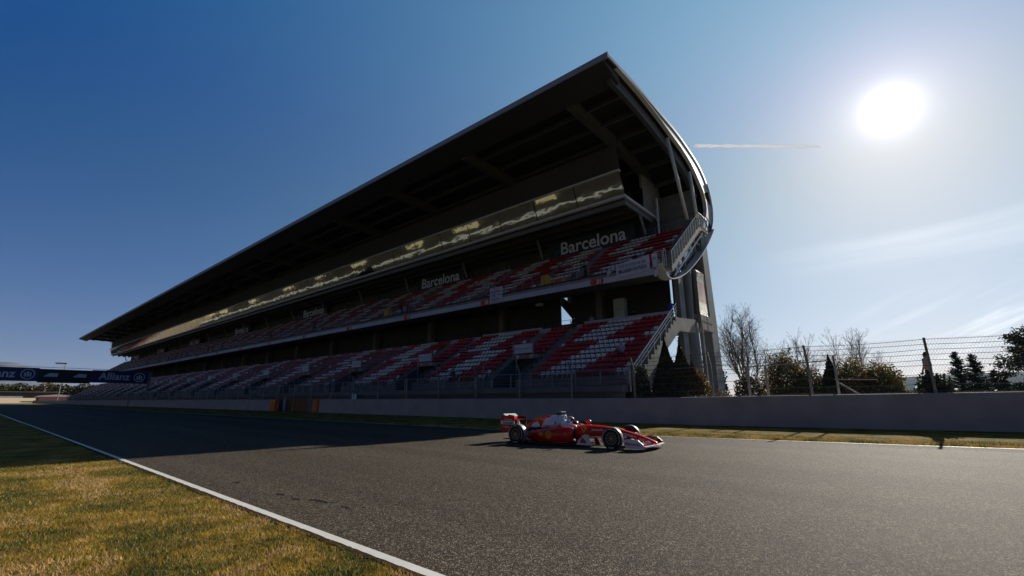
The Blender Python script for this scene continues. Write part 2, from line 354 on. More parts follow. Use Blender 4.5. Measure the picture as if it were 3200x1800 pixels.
# oil spots and seam on the asphalt near the line
def stains():
    m = M()
    for cx, cy, a, b in ((-7.9, 3.55, .13, .05), (-7.35, 3.55, .10, .045), (-6.95, 3.72, .20, .05), (-6.28, 3.75, .10, .04), (-9.6, 3.5, .10, .05), (-7.62, 3.60, .05, .02), (-6.7, 3.78, .06, .02), (-7.1, 3.66, .08, .03), (-6.05, 3.9, .04, .02)):
        pts = [(cx + a * math.cos(t) * (1 + .9 * noise.noise((2.5 * t, cx * 9, 0))), cy + b * math.sin(t) * (1 + .9 * noise.noise((2.5 * t, cy * 9, 3))), .003) for t in [2 * pi * i / 18 for i in range(18)]]
        m.add(pts, [tuple(range(18))])
    mat('stain', (.028, .026, .024), .9, var=.3, scale=14, spec=.02)
    tag(m.build('oil_stains', 'stain'), kind='structure')
stains()
def seams():
    m = M(); rd = random.Random(9)
    for dy, x0, x1 in ((1.35, -40, 20),):
        x = x0
        while x < x1:
            L_ = rd.uniform(2, 5); w = rd.uniform(.006, .018)
            if rd.random() < .75: m.add([(x, far_y(x) - dy - w, .0035), (x + L_, far_y(x + L_) - dy - w, .0035), (x + L_, far_y(x + L_) - dy + w, .0035), (x, far_y(x) - dy + w, .0035)], [(0, 1, 2, 3)])
            x += L_
    tag(m.build('paving_seams', 'stain'), kind='structure')
seams()
# bare soil lip where the turf meets the paint
m = M(); rd = random.Random(4); x = -45.0; pts = []
while x < 6: pts.append((x, 2.80 - rd.uniform(.015, .075))); x += rd.uniform(.03, .14)
m.add([(a, 2.835 + rd.uniform(-.012, .004), .0055) for a, b in pts] + [(a, b, .0055) for a, b in pts], [(i, i + 1, len(pts) + i + 1, len(pts) + i) for i in range(len(pts) - 1)])
mat('soil', (.045, .028, .016), .95, var=.4, scale=20, spec=.02); tag(m.build('soil_edge', 'soil'), kind='structure')
# grass blades
def blades(name, n, xr, yf, hmin, hmax, w, seed):
    g = np.random.default_rng(seed)
    X, Y = yf(n, g); n = len(X)
    tone = np.array([noise.noise((x * .9, y * .9, 4.0)) + .5 * noise.noise((x * 3.1, y * 3.1, 9.0)) for x, y in zip(X, Y)])
    mi = np.where(tone > .30, 0, np.where(tone > .02, 1, np.where(tone > -.30, 2, 3)))
    mi = np.where(g.random(n) < .34, g.integers(0, 4, n), mi)
    h = g.uniform(hmin, hmax, n); th = g.uniform(0, 2 * pi, n); le = g.uniform(.2, 1.5, n) * h
    bx, by = np.cos(th) * w, np.sin(th) * w; ph = g.uniform(0, 2 * pi, n)
    V = np.zeros((n, 3, 3)); V[:, 0] = np.stack([X - bx, Y - by, np.zeros(n) - .008], 1); V[:, 1] = np.stack([X + bx, Y + by, np.zeros(n) - .008], 1)
    V[:, 2] = np.stack([X + np.cos(ph) * le, Y + np.sin(ph) * le, h], 1)
    o = npmesh(name, V.reshape(-1, 3), np.arange(3 * n).reshape(-1, 3), ['blade_straw', 'blade_gold', 'blade_olive', 'blade_green'], mi)
    return tag(o, kind='stuff')
mat('blade_straw', (.62, .40, .17), .8, var=.25, scale=2, trans=.35); mat('blade_gold', (.42, .28, .04), .8, var=.25, scale=2, trans=.4)
mat('blade_olive', (.17, .14, .025), .8, var=.3, scale=2, trans=.35); mat('blade_green', (.05, .085, .015), .8, var=.3, scale=2, trans=.35)
def near_area(n, g):
    # denser close to the camera
    r = 1.5 + 16 * g.random(n * 2) ** 1.35; a = g.uniform(R(-35), R(45), n * 2) + R(90 + 62)
    x, y = r * np.cos(a), r * np.sin(a); k = (y < 2.77) & (y > -6) & (x > -17); return x[k][:n], y[k][:n]
o = blades('grass', 230000, None, near_area, .008, .040, .0045, 3); tag(o, 'short dry winter grass inside the white edge line in the near corner', 'grass')
def far_area(n, g):
    x = g.uniform(-26, 6, n); f = np.array([far_y(v) for v in x]); e = np.array([wall_y(v) for v in x]); t = g.random(n) ** 1.3
    return x, f + .16 + t * (e - f - .3)
o = blades('verge_grass', 90000, None, far_area, .03, .12, .012, 5); tag(o, 'rough grass strip between the far edge line and the barrier wall', 'grass')

# ------------------------------------------------------------------ barrier wall and its gap
def wall_seg(m, xs, mi=0):
    rows = []
    for x in xs: y, b, t = wall_y(x), wall_b(x) - .15, wall_t(x); rows.append([(x, y - .05, b), (x, y, t - .02), (x, y + .05, t), (x, y + .42, t), (x, y + .48, b)])
    return m.loft(rows, mi)
tag(wall_seg(M(), [-51.5, -45, -39, -33, -27, -21, -16, -13, -11, -9, -7, -5, -3, -1, 1, 3, 5, 8, 12]).build('barrier_wall', 'wall_paint'), 'long pale concrete wall beside the track, running from behind the car to the right', 'wall')
tag(wall_seg(M(), [-145.6, -100, -64]).build('barrier_wall', 'wall_paint'), 'pale concrete wall left of the orange gap, in front of the dark stand', 'wall')
tag(wall_seg(M(), [-392, -300, -147.4]).build('barrier_wall', 'wall_paint'), 'farthest low pale wall, under the blue overhead gantry', 'wall')
def pad(x0, x1, lab):
    m = M().prism_x([(26.12, .12), (26.08, .3), (26.08, 1.45), (26.16, 1.6), (26.62, 1.6), (26.62, .12)], x0, x1)
    tag(m.build('crash_pad', 'orange'), lab, 'pad')
pad(-63.9, -62.5, 'orange pad on the wall end left of the gap'); pad(-52.5, -51.4, 'orange pad on the wall end right of the gap')
def slat_gate():
    t = thing('slatted_barrier', 'low orange slatted barrier standing in the wall gap', 'barrier', (0, 0, 0))
    m = M()
    for k in range(7): m.box(-62.0, -57.2, 27.5, 27.56, .2 + k * .195, .30 + k * .195)
    m.build('slats', 'orange_dark', t)
    for x in (-61.9, -59.6, -57.3): M().box(x - .05, x + .05, 27.57, 27.66, 0, 1.6).build('post', 'orange', t)
slat_gate()
m = M().box(-62.0, -61.82, 26.95, 27.13, 0, 1.8).box(-61.96, -61.86, 26.97, 27.11, 1.8, 1.86); tag(m.build('gate_post', 'steel_white'), 'white post standing in the wall gap beside the orange slats', 'post')
def fire_box():
    t = thing('marshal_cabinet', 'small red and white cabinet at the distant wall gap under the gantry', 'cabinet')
    M().box(-147.2, -145.8, 27.0, 27.9, 0, .8).build('cabinet_base', 'badge_red', t); M().box(-147.1, -145.9, 27.05, 27.85, .8, 1.5).build('cabinet_door', 'steel_white', t)
fire_box()
def f_board():
    t = thing('trackside_board', 'small white board with a red letter F on top of the wall', 'sign', (-44.55, 26.55, 0))
    M().box(-.42, .42, 0, .04, 1.63, 2.14).build('panel', 'letter_white', t)
    m = M().text('F', .52, lambda u, v: (u, -.005, 1.885 + v), 0, .02); m.build('lettering', 'badge_red', t)
    M().tube((0, .06, 1.5), (0, .06, 2.05), .03).build('bracket', 'galv', t)
f_board()

# ------------------------------------------------------------------ catch fence
def catch_fence():
    t = thing('catch_fence', 'grey wire mesh catch fence on posts rising behind the wall', 'fence')
    xs = [.84 - 4.62 * k for k in range(-2, 42)]
    zt = lambda x: (wall_t(x) + 2.46)
    for x in xs:
        y = wall_y(x) + .55; m = M(); zz = zt(x)
        m.box(x - .055, x + .055, y - .05, y + .05, 0, zz - .75)
        m.add([(x + a, y + b, zz - .75) for a in (-.05, .05) for b in (-.05, .05)] + [(x + a - .02, y - .30 + b, zz) for a in (-.05, .05) for b in (-.05, .05)],
              [(0, 1, 5, 4), (2, 6, 7, 3), (0, 4, 6, 2), (1, 3, 7, 5), (4, 5, 7, 6)])
        m.build('post', 'galv', t)
    def at(x, z):       # fence surface leans towards the track above the knee
        y = wall_y(x) + .49; k = zt(x) - .75
        return (x, y - (max(0, z - k) / .75) * .30, z)
    X2 = [10.08 - 1.155 * k for k in range(180)]
    for q, f in enumerate((.04, .16, .34, .50, .60, .70, .79, .88, .97)):
        m = M(); pts = []
        for i, x in enumerate(X2):
            a = wall_t(x); z = a + f * 2.46; s = (i % 4) / 4.; z -= .05 * math.sin(pi * s) * (1 + .5 * math.sin(q * 3 + i // 4)); pts.append(Vector(at(x, z)) + Vector((0, -.02, 0)))
        m.path(pts, .010, 4); m.build('cable', 'wire', t)
    # chain link: crossing flat wires, 9 cm diamonds; near part only is fine enough to see
    V = []; F = []
    def wire(a, b, w):
        a, b = np.array(a), np.array(b); d = b - a; p = np.array([-d[2], 0, d[0]]); p = p / np.linalg.norm(p) * w; o = len(V)
        V.extend([a - p, b - p, b + p, a + p]); F.append((o, o + 1, o + 2, o + 3))
    s = .11; rows = 22
    for part, (xa, xb, st, w) in enumerate(((-42, 10, s, .0024), (-110, -42, .22, .0035))):
        rws = rows if part == 0 else 11
        x = xa
        while x < xb:
            base = wall_t(x)
            for r in range(rws):
                z0 = base + r * st; z1 = z0 + st; x1 = x + st / 2 * (1 if r % 2 == 0 else -1)
                xa_ = x + (0 if r % 2 == 0 else st / 2)
                for sg in (-1, 1):
                    wire(at(xa_, z0), at(xa_ + sg * st / 2, z1), w)
            x += st
    V = np.array(V); F = np.array(F); npmesh('netting', V, F, ['wire'], np.zeros(len(F)), t)
catch_fence()
def service_fence():
    t = thing('service_fence', 'low grey frame fence with rails standing behind the catch fence', 'fence')
    for x0, x1, z in ((-6.85, -6.85, 3.3), (-5.93, -5.93, 3.35)):
        M().box(x0 - .06, x0 + .06, 28.45, 28.55, 0, z).build('post', 'galv', t)
    M().tube((-6.9, 28.5, 3.3), (-3.0, 28.5, 3.45), .035).build('rail', 'galv', t)
    M().tube((-6.9, 28.5, 2.3), (-5.9, 28.5, 2.34), .03).build('rail', 'galv', t)
    M().tube((-13, 28.9, 3.35), (-6.9, 28.5, 3.5), .022).build('rail', 'galv', t)
service_fence()
def gate_frame():
    t = thing('braced_post', 'grey post with slanting brace standing behind the catch fence', 'post', (-2.75, 28.5, 0))
    M().box(-.05, .05, -.05, .05, 0, 3.7).build('post', 'galv', t)
    M().tube((0.05, 0, 2.35), (1.15, 0, 1.5), .04).build('brace', 'galv', t)
    M().tube((-.1, 0, 2.5), (1.6, 0.02, 2.45), .025).build('rail', 'galv', t)
gate_frame()

# ------------------------------------------------------------------ grandstand
XE = -13.5; XF = -263.0; BAY = 13.25
OUT = [(26.9, 27.05), (28.5, 27.12), (32.1, 27.26), (36.2, 27.22), (40.6, 27.1), (43.5, 26.7), (46.3, 26.1), (48.1, 25.2), (49.3, 23.9), (49.75, 22.1), (49.45, 20.7), (48.5, 19.2), (46.9, 17.7), (44.9, 16.1), (42.9, 14.7), (40.8, 13.4), (38.9, 12.35), (37.2, 11.6), (35.7, 11.15), (34.6, 11.1), (33.9, 11.5), (33.5, 11.95)]
INN = [(26.9, 26.85), (28.5, 26.8), (32.1, 26.75), (36.2, 26.4), (39.0, 26.0), (41.7, 25.65), (44.1, 25.0), (46.0, 23.9), (47.2, 22.9), (47.6, 21.6), (47.2, 20.4), (46.2, 19.2), (44.8, 17.9)]
def dense(p, k=4):
    o = []
    for i in range(len(p) - 1):
        a, b, c, d = (Vector(p[max(0, i - 1)]), Vector(p[i]), Vector(p[i + 1]), Vector(p[min(len(p) - 1, i + 2)]))
        for j in range(k):
            u = j / k; v = .5 * (2 * b + (c - a) * u + (2 * a - 5 * b + 4 * c - d) * u * u + (3 * b - a - 3 * c + d) * u ** 3); o.append((v.x, v.y))
    return o + [tuple(p[-1])]
OUT = dense(OUT); INN = dense(INN)
def off(poly, d):
    r = []
    for i, p in enumerate(poly):
        a = Vector(poly[max(0, i - 1)]); b = Vector(poly[min(len(poly) - 1, i + 1)]); t = (b - a).normalized(); n = Vector((t.y, -t.x)); r.append((p[0] + n.x * d, p[1] + n.y * d))
    return r
G = thing('grandstand', 'huge concrete grandstand with curved cantilever roof and two tiers of red and white seats', 'grandstand', (0, 0, 0))
def P(name, mats, m, par=None, label=None, smooth=False):
    o = m.build(name, mats, par or G, smooth)
    if label: o['label'] = label
    return o
roofo = OUT[:41]; roofi = off(roofo, .28)
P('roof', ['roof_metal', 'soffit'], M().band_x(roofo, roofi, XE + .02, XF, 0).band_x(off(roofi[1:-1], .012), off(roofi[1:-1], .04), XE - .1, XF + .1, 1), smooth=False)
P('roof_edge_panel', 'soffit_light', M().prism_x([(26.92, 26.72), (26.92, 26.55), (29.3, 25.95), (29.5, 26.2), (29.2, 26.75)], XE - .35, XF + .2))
P('fascia', 'roof_metal', M().box(XF - .02, XE + .06, 26.80, 26.90, 26.60, 27.10))
# under-skin of the upper tier
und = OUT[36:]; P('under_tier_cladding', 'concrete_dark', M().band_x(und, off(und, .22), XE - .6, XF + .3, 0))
# end girder: web between outer and inner curve, flanges
P('end_girder', ['steel_grey'], M().band_x(off(OUT[4:33], .05), INN[4:33], XE - .02, XE - .10).band_x(off(OUT[36:44], .05), INN[33:41], XE - .02, XE - .10))
P('girder_flange', 'steel_white', M().band_x(INN[4:], off(INN[4:], .05), XE + .06, XE - .30), smooth=False)
P('girder_flange', 'steel_grey', M().band_x(off(OUT[30:46], -.06), off(OUT[30:46], -.01), XE + .06, XE - .42))
P('outer_flange', 'flange', M().band_x(off(OUT[44:], -.10), off(OUT[44:], -.02), XE + .30, XE - .42))
P('end_girder', 'rib', M().band_x(off(INN[4:29], .08), off(INN[4:29], 1.0), XE - .6, XE - 1.0))
ribp = [(29.2, 26.75), (33, 26.7), (37, 26.6), (41, 26.3), (44, 25.6), (46.2, 24.6), (47.6, 23.2), (48.2, 21.5), (47.8, 20.2), (46.4, 18.4)]
ribx = [-18.45 - 13.1 * k for k in range(19)]
for x in ribx:
    P('roof_rib', 'rib', M().band_x(ribp, off(ribp, .95), x - .35, x + .35))
for (y, z) in ((31.4, 26.35), (34.2, 26.3), (37.0, 26.15), (39.8, 25.9), (42.6, 25.3), (45.3, 24.3), (46.9, 22.6)):
    P('purlin', 'rib', M().box(XF + .3, XE - .7, y - .13, y + .13, z - .02, z + .36))
# rear wall behind upper tier
P('rear_wall', 'concrete', M().box(XF + .4, XE - 1.0, 46.5, 46.75, 17.2, 23.4))
jm = M()
for x in range(45): jm.box(XE - 1.0 - 5.3 * x - .02, XE - 1.0 - 5.3 * x, 46.47, 46.5, 18.2, 23.4)
jm.box(XF + .4, XE - 1.0, 46.47, 46.5, 20.6, 20.66); P('wall_joints', 'concrete_dark', jm)
# louvre wall between glazed box and roof
lm = M().box(XF + 4, -18.25, 37.35, 37.5, 22.9, 25.95, 1)
for k in range(30):
    z = 23.05 + k * .095; y = 37.3 - (z - 23) * .12; lm.box(XF + 4, -18.2, y - .06, y + .02, z, z + .045, 0)
P('louvre_wall', ['slats', 'dark'], lm)
# glazed box
gx0, gx1 = XF + 3.5, -18.0
P('box_top_trim', 'steel_white', M().box(gx0, gx1 + .02, 36.75, 37.15, 22.86, 23.06))
gl = M(); w = (gx1 - gx0) / 46
for k in range(46):
    a = gx0 + k * w; gl.prism_x([(36.90, 22.86), (37.765, 20.72), (37.845, 20.72), (36.98, 22.86)], a + .05, a + w - .05)
P('glazing', 'box_glass', gl)
P('side_glazing', 'box_glass', M().prism_x([(36.99, 22.86), (37.85, 20.72), (42, 20.72), (42, 22.86)], gx1 - .06, gx1))
P('side_wall', 'concrete', M().box(gx1 - .3, gx1 - .02, 42, 46.4, 20.7, 24.6))
P('box_floor', ['steel_white', 'concrete_dark'], M().box(gx0 - .3, gx1 + .12, 37.50, 37.80, 20.42, 20.70, 0).box(gx0, gx1, 37.80, 46.4, 20.45, 20.68, 1).box(gx1 - .15, gx1 + .12, 37.72, 45.4, 20.42, 20.69, 0))
P('lower_beam', 'steel_grey', M().box(gx0, gx1 - .2, 38.15, 38.4, 19.95, 20.42).box(gx1 - .45, gx1 - .2, 38.4, 45.2, 19.95, 20.42))
for y in (40, 41.6, 43.4): P('floor_beam', 'concrete_dark', M().box(gx0, gx1 - .3, y, y + .3, 19.9, 20.44))
P('rear_beam', 'concrete_dark', M().box(gx0, gx1, 44.6, 44.9, 18.0, 20.4))
for x in ribx:
    P('strut', 'steel_grey', M().tube((x + .1, 41.4, 20.3), (x + .3, 42.3, 18.0), .15, n=8))
P('upright', 'steel_white', M().tube((-17.6, 44.5, 18.0), (-17.6, 44.5, 22.6), .12))
# raking tubes at the end
P('end_tube', 'steel_white', M().tube((XE - .25, 38.6, 25.5), (XE - .25, 41.95, 18.3), .17, n=10), smooth=True)
P('end_tube', 'steel_white', M().tube((XE - .25, 44.0, 24.2), (XE - .25, 44.95, 19.5), .17, n=10), smooth=True)
# truss between stair and outer flange
tp = [((34.6, 11.5), (41.8, 17.6)), ]
def bar(a, b, r=.10, mi=0): return M().tube((XE - .2, *a), (XE - .2, *b), r, n=8)
for a, b, r in (((39.3, 14.9), (40.0, 13.0), .16), ((40.2, 16.2), (44.6, 16.4), .14), ((42.6, 17.5), (46.2, 17.4), .13), ((42.4, 17.2), (43.2, 15.2), .15), ((44.6, 18.9), (46.7, 17.8), .09), ((45.9, 20.2), (48.2, 19.2), .08), ((44.7, 18.6), (48.6, 20.6), .07), ((47.4, 21.1), (49.4, 20.6), .07), ((47.6, 21.6), (49.6, 21.2), .07), ((36.9, 12.9), (37.9, 12.1), .13)):
    P('truss_bar', 'steel_grey', bar(a, b, r))
P('truss_web', 'web_metal', M().prism_x([(35.0, 11.35), (36.4, 11.5), (38.9, 12.6), (42.9, 14.95), (46.9, 17.95), (48.6, 20.0), (47.2, 20.4), (44.8, 18.3), (42.7, 16.9), (38.0, 13.5)], XE - .50, XE - .54))
# upper tier steps, parapet, seats ------------------------------------------------
def xr(k): return -14.1 - BAY * k
U0Y, U0Z, UT, UR, UN = 34.75, 11.95, .8, .60, 10
L0Y, L0Z, LT, LR, LN = 28.1, 3.10, .70, .435, 12
NB = 19
um = M()
for i in range(UN):
    y = U0Y + UT * i; z = U0Z + UR * (i + 0) ; um.box(XF + 1, XE - .6, y, y + UT + .02, z - .75, z)
um.box(XF + 1, XE - .6, 33.62, U0Y, 11.3, 11.72); um.box(XF + 1, XE - .6, U0Y + UT * UN + .02, 46.5, 17.0, 17.75)
P('upper_terrace', 'concrete', um)
P('upper_parapet', ['band_white', 'concrete_warm'], M().box(XF + .5, XE - .1, 33.42, 33.55, 11.10, 11.58, 0).box(XF + .5, XE - .1, 33.47, 33.62, 11.60, 11.84, 1))
# lower terrace with tunnel mouths under each red block
lm = M()
segs = []
for k in range(NB):
    a = xr(k); segs.append((a, a - 9.55, 0)); segs.append((a - 9.55, a - 12.15, 5)); segs.append((a - 12.15, a - BAY, 0))
for a, b, r0 in segs:
    for i in range(r0, LN):
        y = L0Y + LT * i; z = L0Z + LR * i; lm.box(b, a, y, y + LT + .012, z - .6, z)
lm.box(XF, xr(0), L0Y + LT * LN + .015, 42, 7.3, 7.95)
P('lower_terrace', 'concrete', lm)
P('front_walkway', 'concrete', M().box(XF, xr(0) + .1, 27.15, L0Y - .005, 2.0, 2.45).box(XF, xr(0) + .0, 27.6, 27.8, .0, 2.0, 0))
for k in range(NB):
    a = xr(k); tm = M(); pr = [(L0Y + .02, 2.46), (L0Y + .02, 3.3), (L0Y + 3.4, 5.2), (L0Y + 3.4, 2.46)]
    tm.prism_x(pr, a - 9.43, a - 9.63).prism_x(pr, a - 12.07, a - 12.27).box(a - 12.07, a - 9.63, L0Y + 3.4, L0Y + 3.6, 2.46, 4.95)
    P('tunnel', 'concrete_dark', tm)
# tunnel lintels with block numbers, guard boards
nums = [(20, 21), (19, 20), (18, 19), (17, 18), (16, 17), (15, 16), (14, 15), (13, 14), (12, 13), (11, 12)]
for k in range(10):
    a = xr(k); xc = a - 10.85; o = P('tunnel_lintel', 'concrete_warm', M().box(a - 12.15, a - 9.55, L0Y + 2.6, L0Y + 3.5, 4.95, 5.3))
    if k < 6:
        m = M().box(a - 12.1, a - 11.2, L0Y + 2.575, L0Y + 2.595, 4.99, 5.26, 0)
        m.text(str(nums[k][0]), .36, lambda u, v: (a - 11.5 + u, L0Y + 2.568, 5.12 + v), 1, .01)
        M().text(str(nums[k][1]), .36, lambda u, v: (a - 9.95 + u, L0Y + 2.568, 5.12 + v), 0, .01).build('block_number', 'letter_white', o)
        m.build('block_number', ['badge_red', 'letter_white'], o)
for k in range(12):
    a = xr(k); x0, x1 = a - 11.95, a - 9.75; yb = L0Y + 2.5
    o = P('guard_board', 'board_white', M().box(x0 + .12, x1 - .1, yb + .02, yb + .05, 5.45, 6.22))
    m = M().path([(x0, yb, 4.9), (x0, yb, 6.50), (x1 - .15, yb, 6.56), (x1, yb, 6.46), (x1, yb, 5.0)], .032); m.tube((x0, yb, 5.85), (x1, yb, 5.85), .02)
    m.build('tube_frame', 'galv', o)
    m = M().path([(x0 - .05, yb - .1, 4.9), (x0 - .05, L0Y - .2, 3.1), (x0 - .05, L0Y - .2, 2.3)], .03); m.tube((x0 + .95, yb - .7, 5.3), (x0 + .95, yb - .7, 3.0), .03).tube((x0 - 1.0, L0Y - .2, 4.3), (x0 - 1.0, L0Y - .2, 2.3), .03)
    m.tube((x0 - 1.0, L0Y - .2, 4.3), (x0 - .9, yb, 5.9), .025)
    P('tunnel_handrail', 'galv', m)
P('top_band', 'band_white', M().box(-22.35, XE - .7, 36.62, 36.8, 8.05, 8.68).box(XF, -22.4, 36.62, 36.8, 8.0, 8.45).box(-35.6, -27.3, 36.58, 36.616, 8.02, 8.62))
# seats
def seat_geo(m, x, y, z, mi, det, s=1):
    w = .20
    if det:
        m.box(x - w, x + w, y + .02, y + .38, z + .25, z + .285, mi)
        m.add([(x - w * .95, y + .36, z + .285), (x + w * .95, y + .36, z + .285), (x + w * .82, y + .46, z + .53), (x - w * .82, y + .46, z + .53), (x - w * .95, y + .39, z + .28), (x + w * .95, y + .39, z + .28), (x + w * .82, y + .49, z + .52), (x - w * .82, y + .49, z + .52)],
              [(0, 1, 2, 3), (5, 4, 7, 6), (3, 2, 6, 7), (0, 3, 7, 4), (1, 5, 6, 2)], mi)
        m.box(x - .03, x + .03, y + .25, y + .38, z + .0, z + .25, mi)
    else:
        m.add([(x - w, y + .02, z + .26), (x + w, y + .02, z + .26), (x + w, y + .38, z + .28), (x - w, y + .38, z + .28), (x + w * .82, y + .47, z + .52), (x - w * .82, y + .47, z + .52)], [(0, 1, 2, 3), (3, 2, 4, 5)], mi)
seats = []
for k in range(NB):
    a = xr(k)
    for i in range(LN):
        y = L0Y + LT * i + .12; z = L0Z + LR * i; r = LN - 1 - i
        for c in range(18):
            w = ((c - 5 - r + (7 if r >= 5 else 0)) % 14) < 7
            if k > 0 and c > 15 and r > 8: w = 0
            seats.append((a - .33 - .46 * c, y, z, int(w)))
        if i >= 5:
            for c in range(5): seats.append((a - 9.80 - .48 * c, y, z, 0))
    for i in range(UN):
        y = U0Y + UT * i + .2; z = U0Z + UR * i; r = UN - 1 - i
        for c in range(17):
            w = ((c - 6 - r + (6 if r >= 4 else 0)) % 13) < 6
            seats.append((a - .55 - .46 * c, y, z, int(w)))
        for c in range(8):
            if i < 2 and c < 6: continue
            w = ((c + 19 - 6 - r + (6 if r >= 4 else 0)) % 13) < 6
            seats.append((a - 9.45 - .46 * c, y, z, int(w)))
seats = [s for s in seats if s[0] > XF + 1.5]
seats.sort(key=lambda s: s[0] ** 2 + s[1] ** 2 + (s[2] - 1.4) ** 2)
proto = {}
for c, mn in ((0, 'seat_red'), (1, 'seat_white')):
    m = M(); seat_geo(m, 0, 0, 0, 0, True); me = m.build('seat', mn).data; proto[c] = me
    for o in [o for o in bpy.data.objects if o.data == me]: bpy.data.objects.remove(o)
for x, y, z, c in seats[:100]:
    o = bpy.data.objects.new('seat', proto[c]); link(o, G); o.location = (x, y, z)
m = M()
for x, y, z, c in seats[100:]: seat_geo(m, x, y, z, c, x > -48)
tag(P('seat_rows', ['seat_red', 'seat_white'], m), kind='stuff')
# railings, one section per bay
for k in range(NB):
    a = xr(k) + (.5 if k == 0 else 0); b = xr(k + 1)
    m = M().tube((a, 33.58, 12.80), (b, 33.58, 12.80), .022, n=5).tube((a, 33.58, 12.35), (b, 33.58, 12.35), .012, n=4)
    n = 11
    for q in range(n): x = a + (b - a) * q / n; m.box(x - .025, x + .025, 33.56, 33.61, 11.72, 12.8)
    P('upper_railing', 'galv', m)
    m = M().tube((a, 27.25, 3.42), (b, 27.25, 3.42), .032, n=5)
    for z in (3.18, 2.9, 2.66): m.tube((a, 27.25, z), (b, 27.25, z), .012, n=4)
    n = 7
    for q in range(n + (k == NB - 1)): x = a + (b - a) * q / n; m.box(x - .04, x + .04, 27.22, 27.30, 2.46, 3.4)
    P('front_railing', 'galv', m)
    if k < 6:        # aisle handrails of the upper tier
        m = M(); x = xr(k) - 9.3
        for i in range(UN): m.tube((x, U0Y + UT * i + .3, U0Z + UR * i), (x, U0Y + UT * i + .3, U0Z + UR * i + .95), .022, n=5)
        P('aisle_rail', 'galv', m)
    m = M().tube((a, 42.9, 18.7), (a - 5.0, 42.9, 18.7), .02, n=5)
    for q in range(5): m.tube((a - q * 1.25, 42.9, 17.75), (a - q * 1.25, 42.9, 18.7), .018, n=5)
    P('top_railing', 'galv', m)
m = M().path([(-13.9, 27.25, 3.42), (-13.9, 28.2, 3.42)], .03).path([(-13.9, 27.25, 2.9), (-13.9, 28.2, 2.9)], .02).box(-13.94, -13.86, 28.15, 28.25, 2.0, 3.45)
P('front_railing', 'steel_white', m)
# number badges on the parapet
def badge(x, n):
    m = M(); pts = []
    for s, cx in ((1, .42), (-1, -.42)):
        for q in range(9): t = -pi / 2 + pi * q / 8; pts.append((x + cx + s * .25 * math.cos(t), 33.41, 11.34 + s * .25 * math.sin(t)))
    m.add(pts, [tuple(range(18))[::-1]]); m.add([(p[0], 33.43, p[2]) for p in pts], [tuple(range(18))])
    m.text(str(n), .50, lambda u, v: (x + .20 + u, 33.403, 11.34 + v), 1, .012); P('number_badge', ['badge_red', 'letter_white'], m)
for k in range(10): badge(-19.0 - BAY * k, 21 - k)
# concourse under the upper tier
P('sun_blocker', 'concrete_dark', M().box(-15.6, -14.2, 44.2, 44.4, 7.9, 16.0))  # added behind the columns to stop sun leaking through the stand end
cm = M()
for a, b in ((-15.7, -26.55), (-28.05, XF)): cm.box(b, a, 41.0, 41.25, 7.9, 15.2)
cm.box(-28.05, -26.55, 41.0, 41.25, 12.5, 15.2); cm.box(-28.05, -26.55, 41.0, 41.25, 7.9, 9.5)
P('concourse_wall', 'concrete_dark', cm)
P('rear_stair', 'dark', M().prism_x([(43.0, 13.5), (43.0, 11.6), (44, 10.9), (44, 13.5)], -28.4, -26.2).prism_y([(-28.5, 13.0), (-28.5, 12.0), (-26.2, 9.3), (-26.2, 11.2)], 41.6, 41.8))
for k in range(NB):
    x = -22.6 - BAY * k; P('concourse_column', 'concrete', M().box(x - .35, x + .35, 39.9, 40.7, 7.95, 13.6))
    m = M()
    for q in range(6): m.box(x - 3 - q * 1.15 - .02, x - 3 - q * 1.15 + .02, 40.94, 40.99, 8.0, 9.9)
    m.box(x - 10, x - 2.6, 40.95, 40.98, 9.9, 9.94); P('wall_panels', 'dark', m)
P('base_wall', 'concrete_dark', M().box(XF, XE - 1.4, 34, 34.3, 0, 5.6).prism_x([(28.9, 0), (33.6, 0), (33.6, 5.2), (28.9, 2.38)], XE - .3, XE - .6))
# main columns and end frame
def col(name, y0, y1, x0, x1, z0, z1, mm='concrete', y0t=None, y1t=None):
    y0t = y0 if y0t is None else y0t; y1t = y1 if y1t is None else y1t
    m = M().add([(x0, y0, z0), (x0, y1, z0), (x1, y1, z0), (x1, y0, z0), (x0, y0t, z1), (x0, y1t, z1), (x1, y1t, z1), (x1, y0t, z1)], [(0, 3, 2, 1), (4, 5, 6, 7), (0, 1, 5, 4), (1, 2, 6, 5), (2, 3, 7, 6), (3, 0, 4, 7)])
    return P(name, mm, m)
col('column', 38.2, 39.3, -14.15, -13.7, 0, 12.4, y0t=38.0, y1t=39.1)
P('round_column', 'concrete', M().tube((-14.0, 40.9, 0), (-14.0, 40.6, 8.1), .70, n=20).tube((-14.0, 40.6, 8.1), (-14.0, 41.0, 13.3), .42, n=20), smooth='edge')
col('end_column', 45.2, 47.3, -14.6, -13.45, 0, 17.5, y0t=44.4, y1t=46.0)
P('downpipe', 'steel_white', M().path([(-13.3, 41.85, 8.2), (-13.28, 42.0, 1.4)], .06))
P('link_beam', ['concrete_warm', 'concrete_dark'], M().box(-14.5, -13.4, 42.0, 45.3, 7.75, 9.12, 0).box(-13.398, -13.39, 42.1, 45.2, 8.45, 8.53, 1).box(-13.398, -13.39, 43.7, 43.76, 7.8, 9.1, 1))
lv = M().box(-13.75, -13.65, 42.1, 45.4, 9.14, 13.4, 1)
for q in range(46): z = 9.16 + q * .091; lv.prism_x([(42.1, 0)], 0, 0) if False else lv.add([(-13.50, 42.15, z + .01), (-13.50, 45.15, z + .01), (-13.47, 45.15, z), (-13.47, 42.15, z), (-13.545, 42.15, z + .08), (-13.545, 45.15, z + .08)], [(0, 1, 2, 3), (4, 3, 2, 5)], 2 if 10.3 < z < 12.2 else 0)
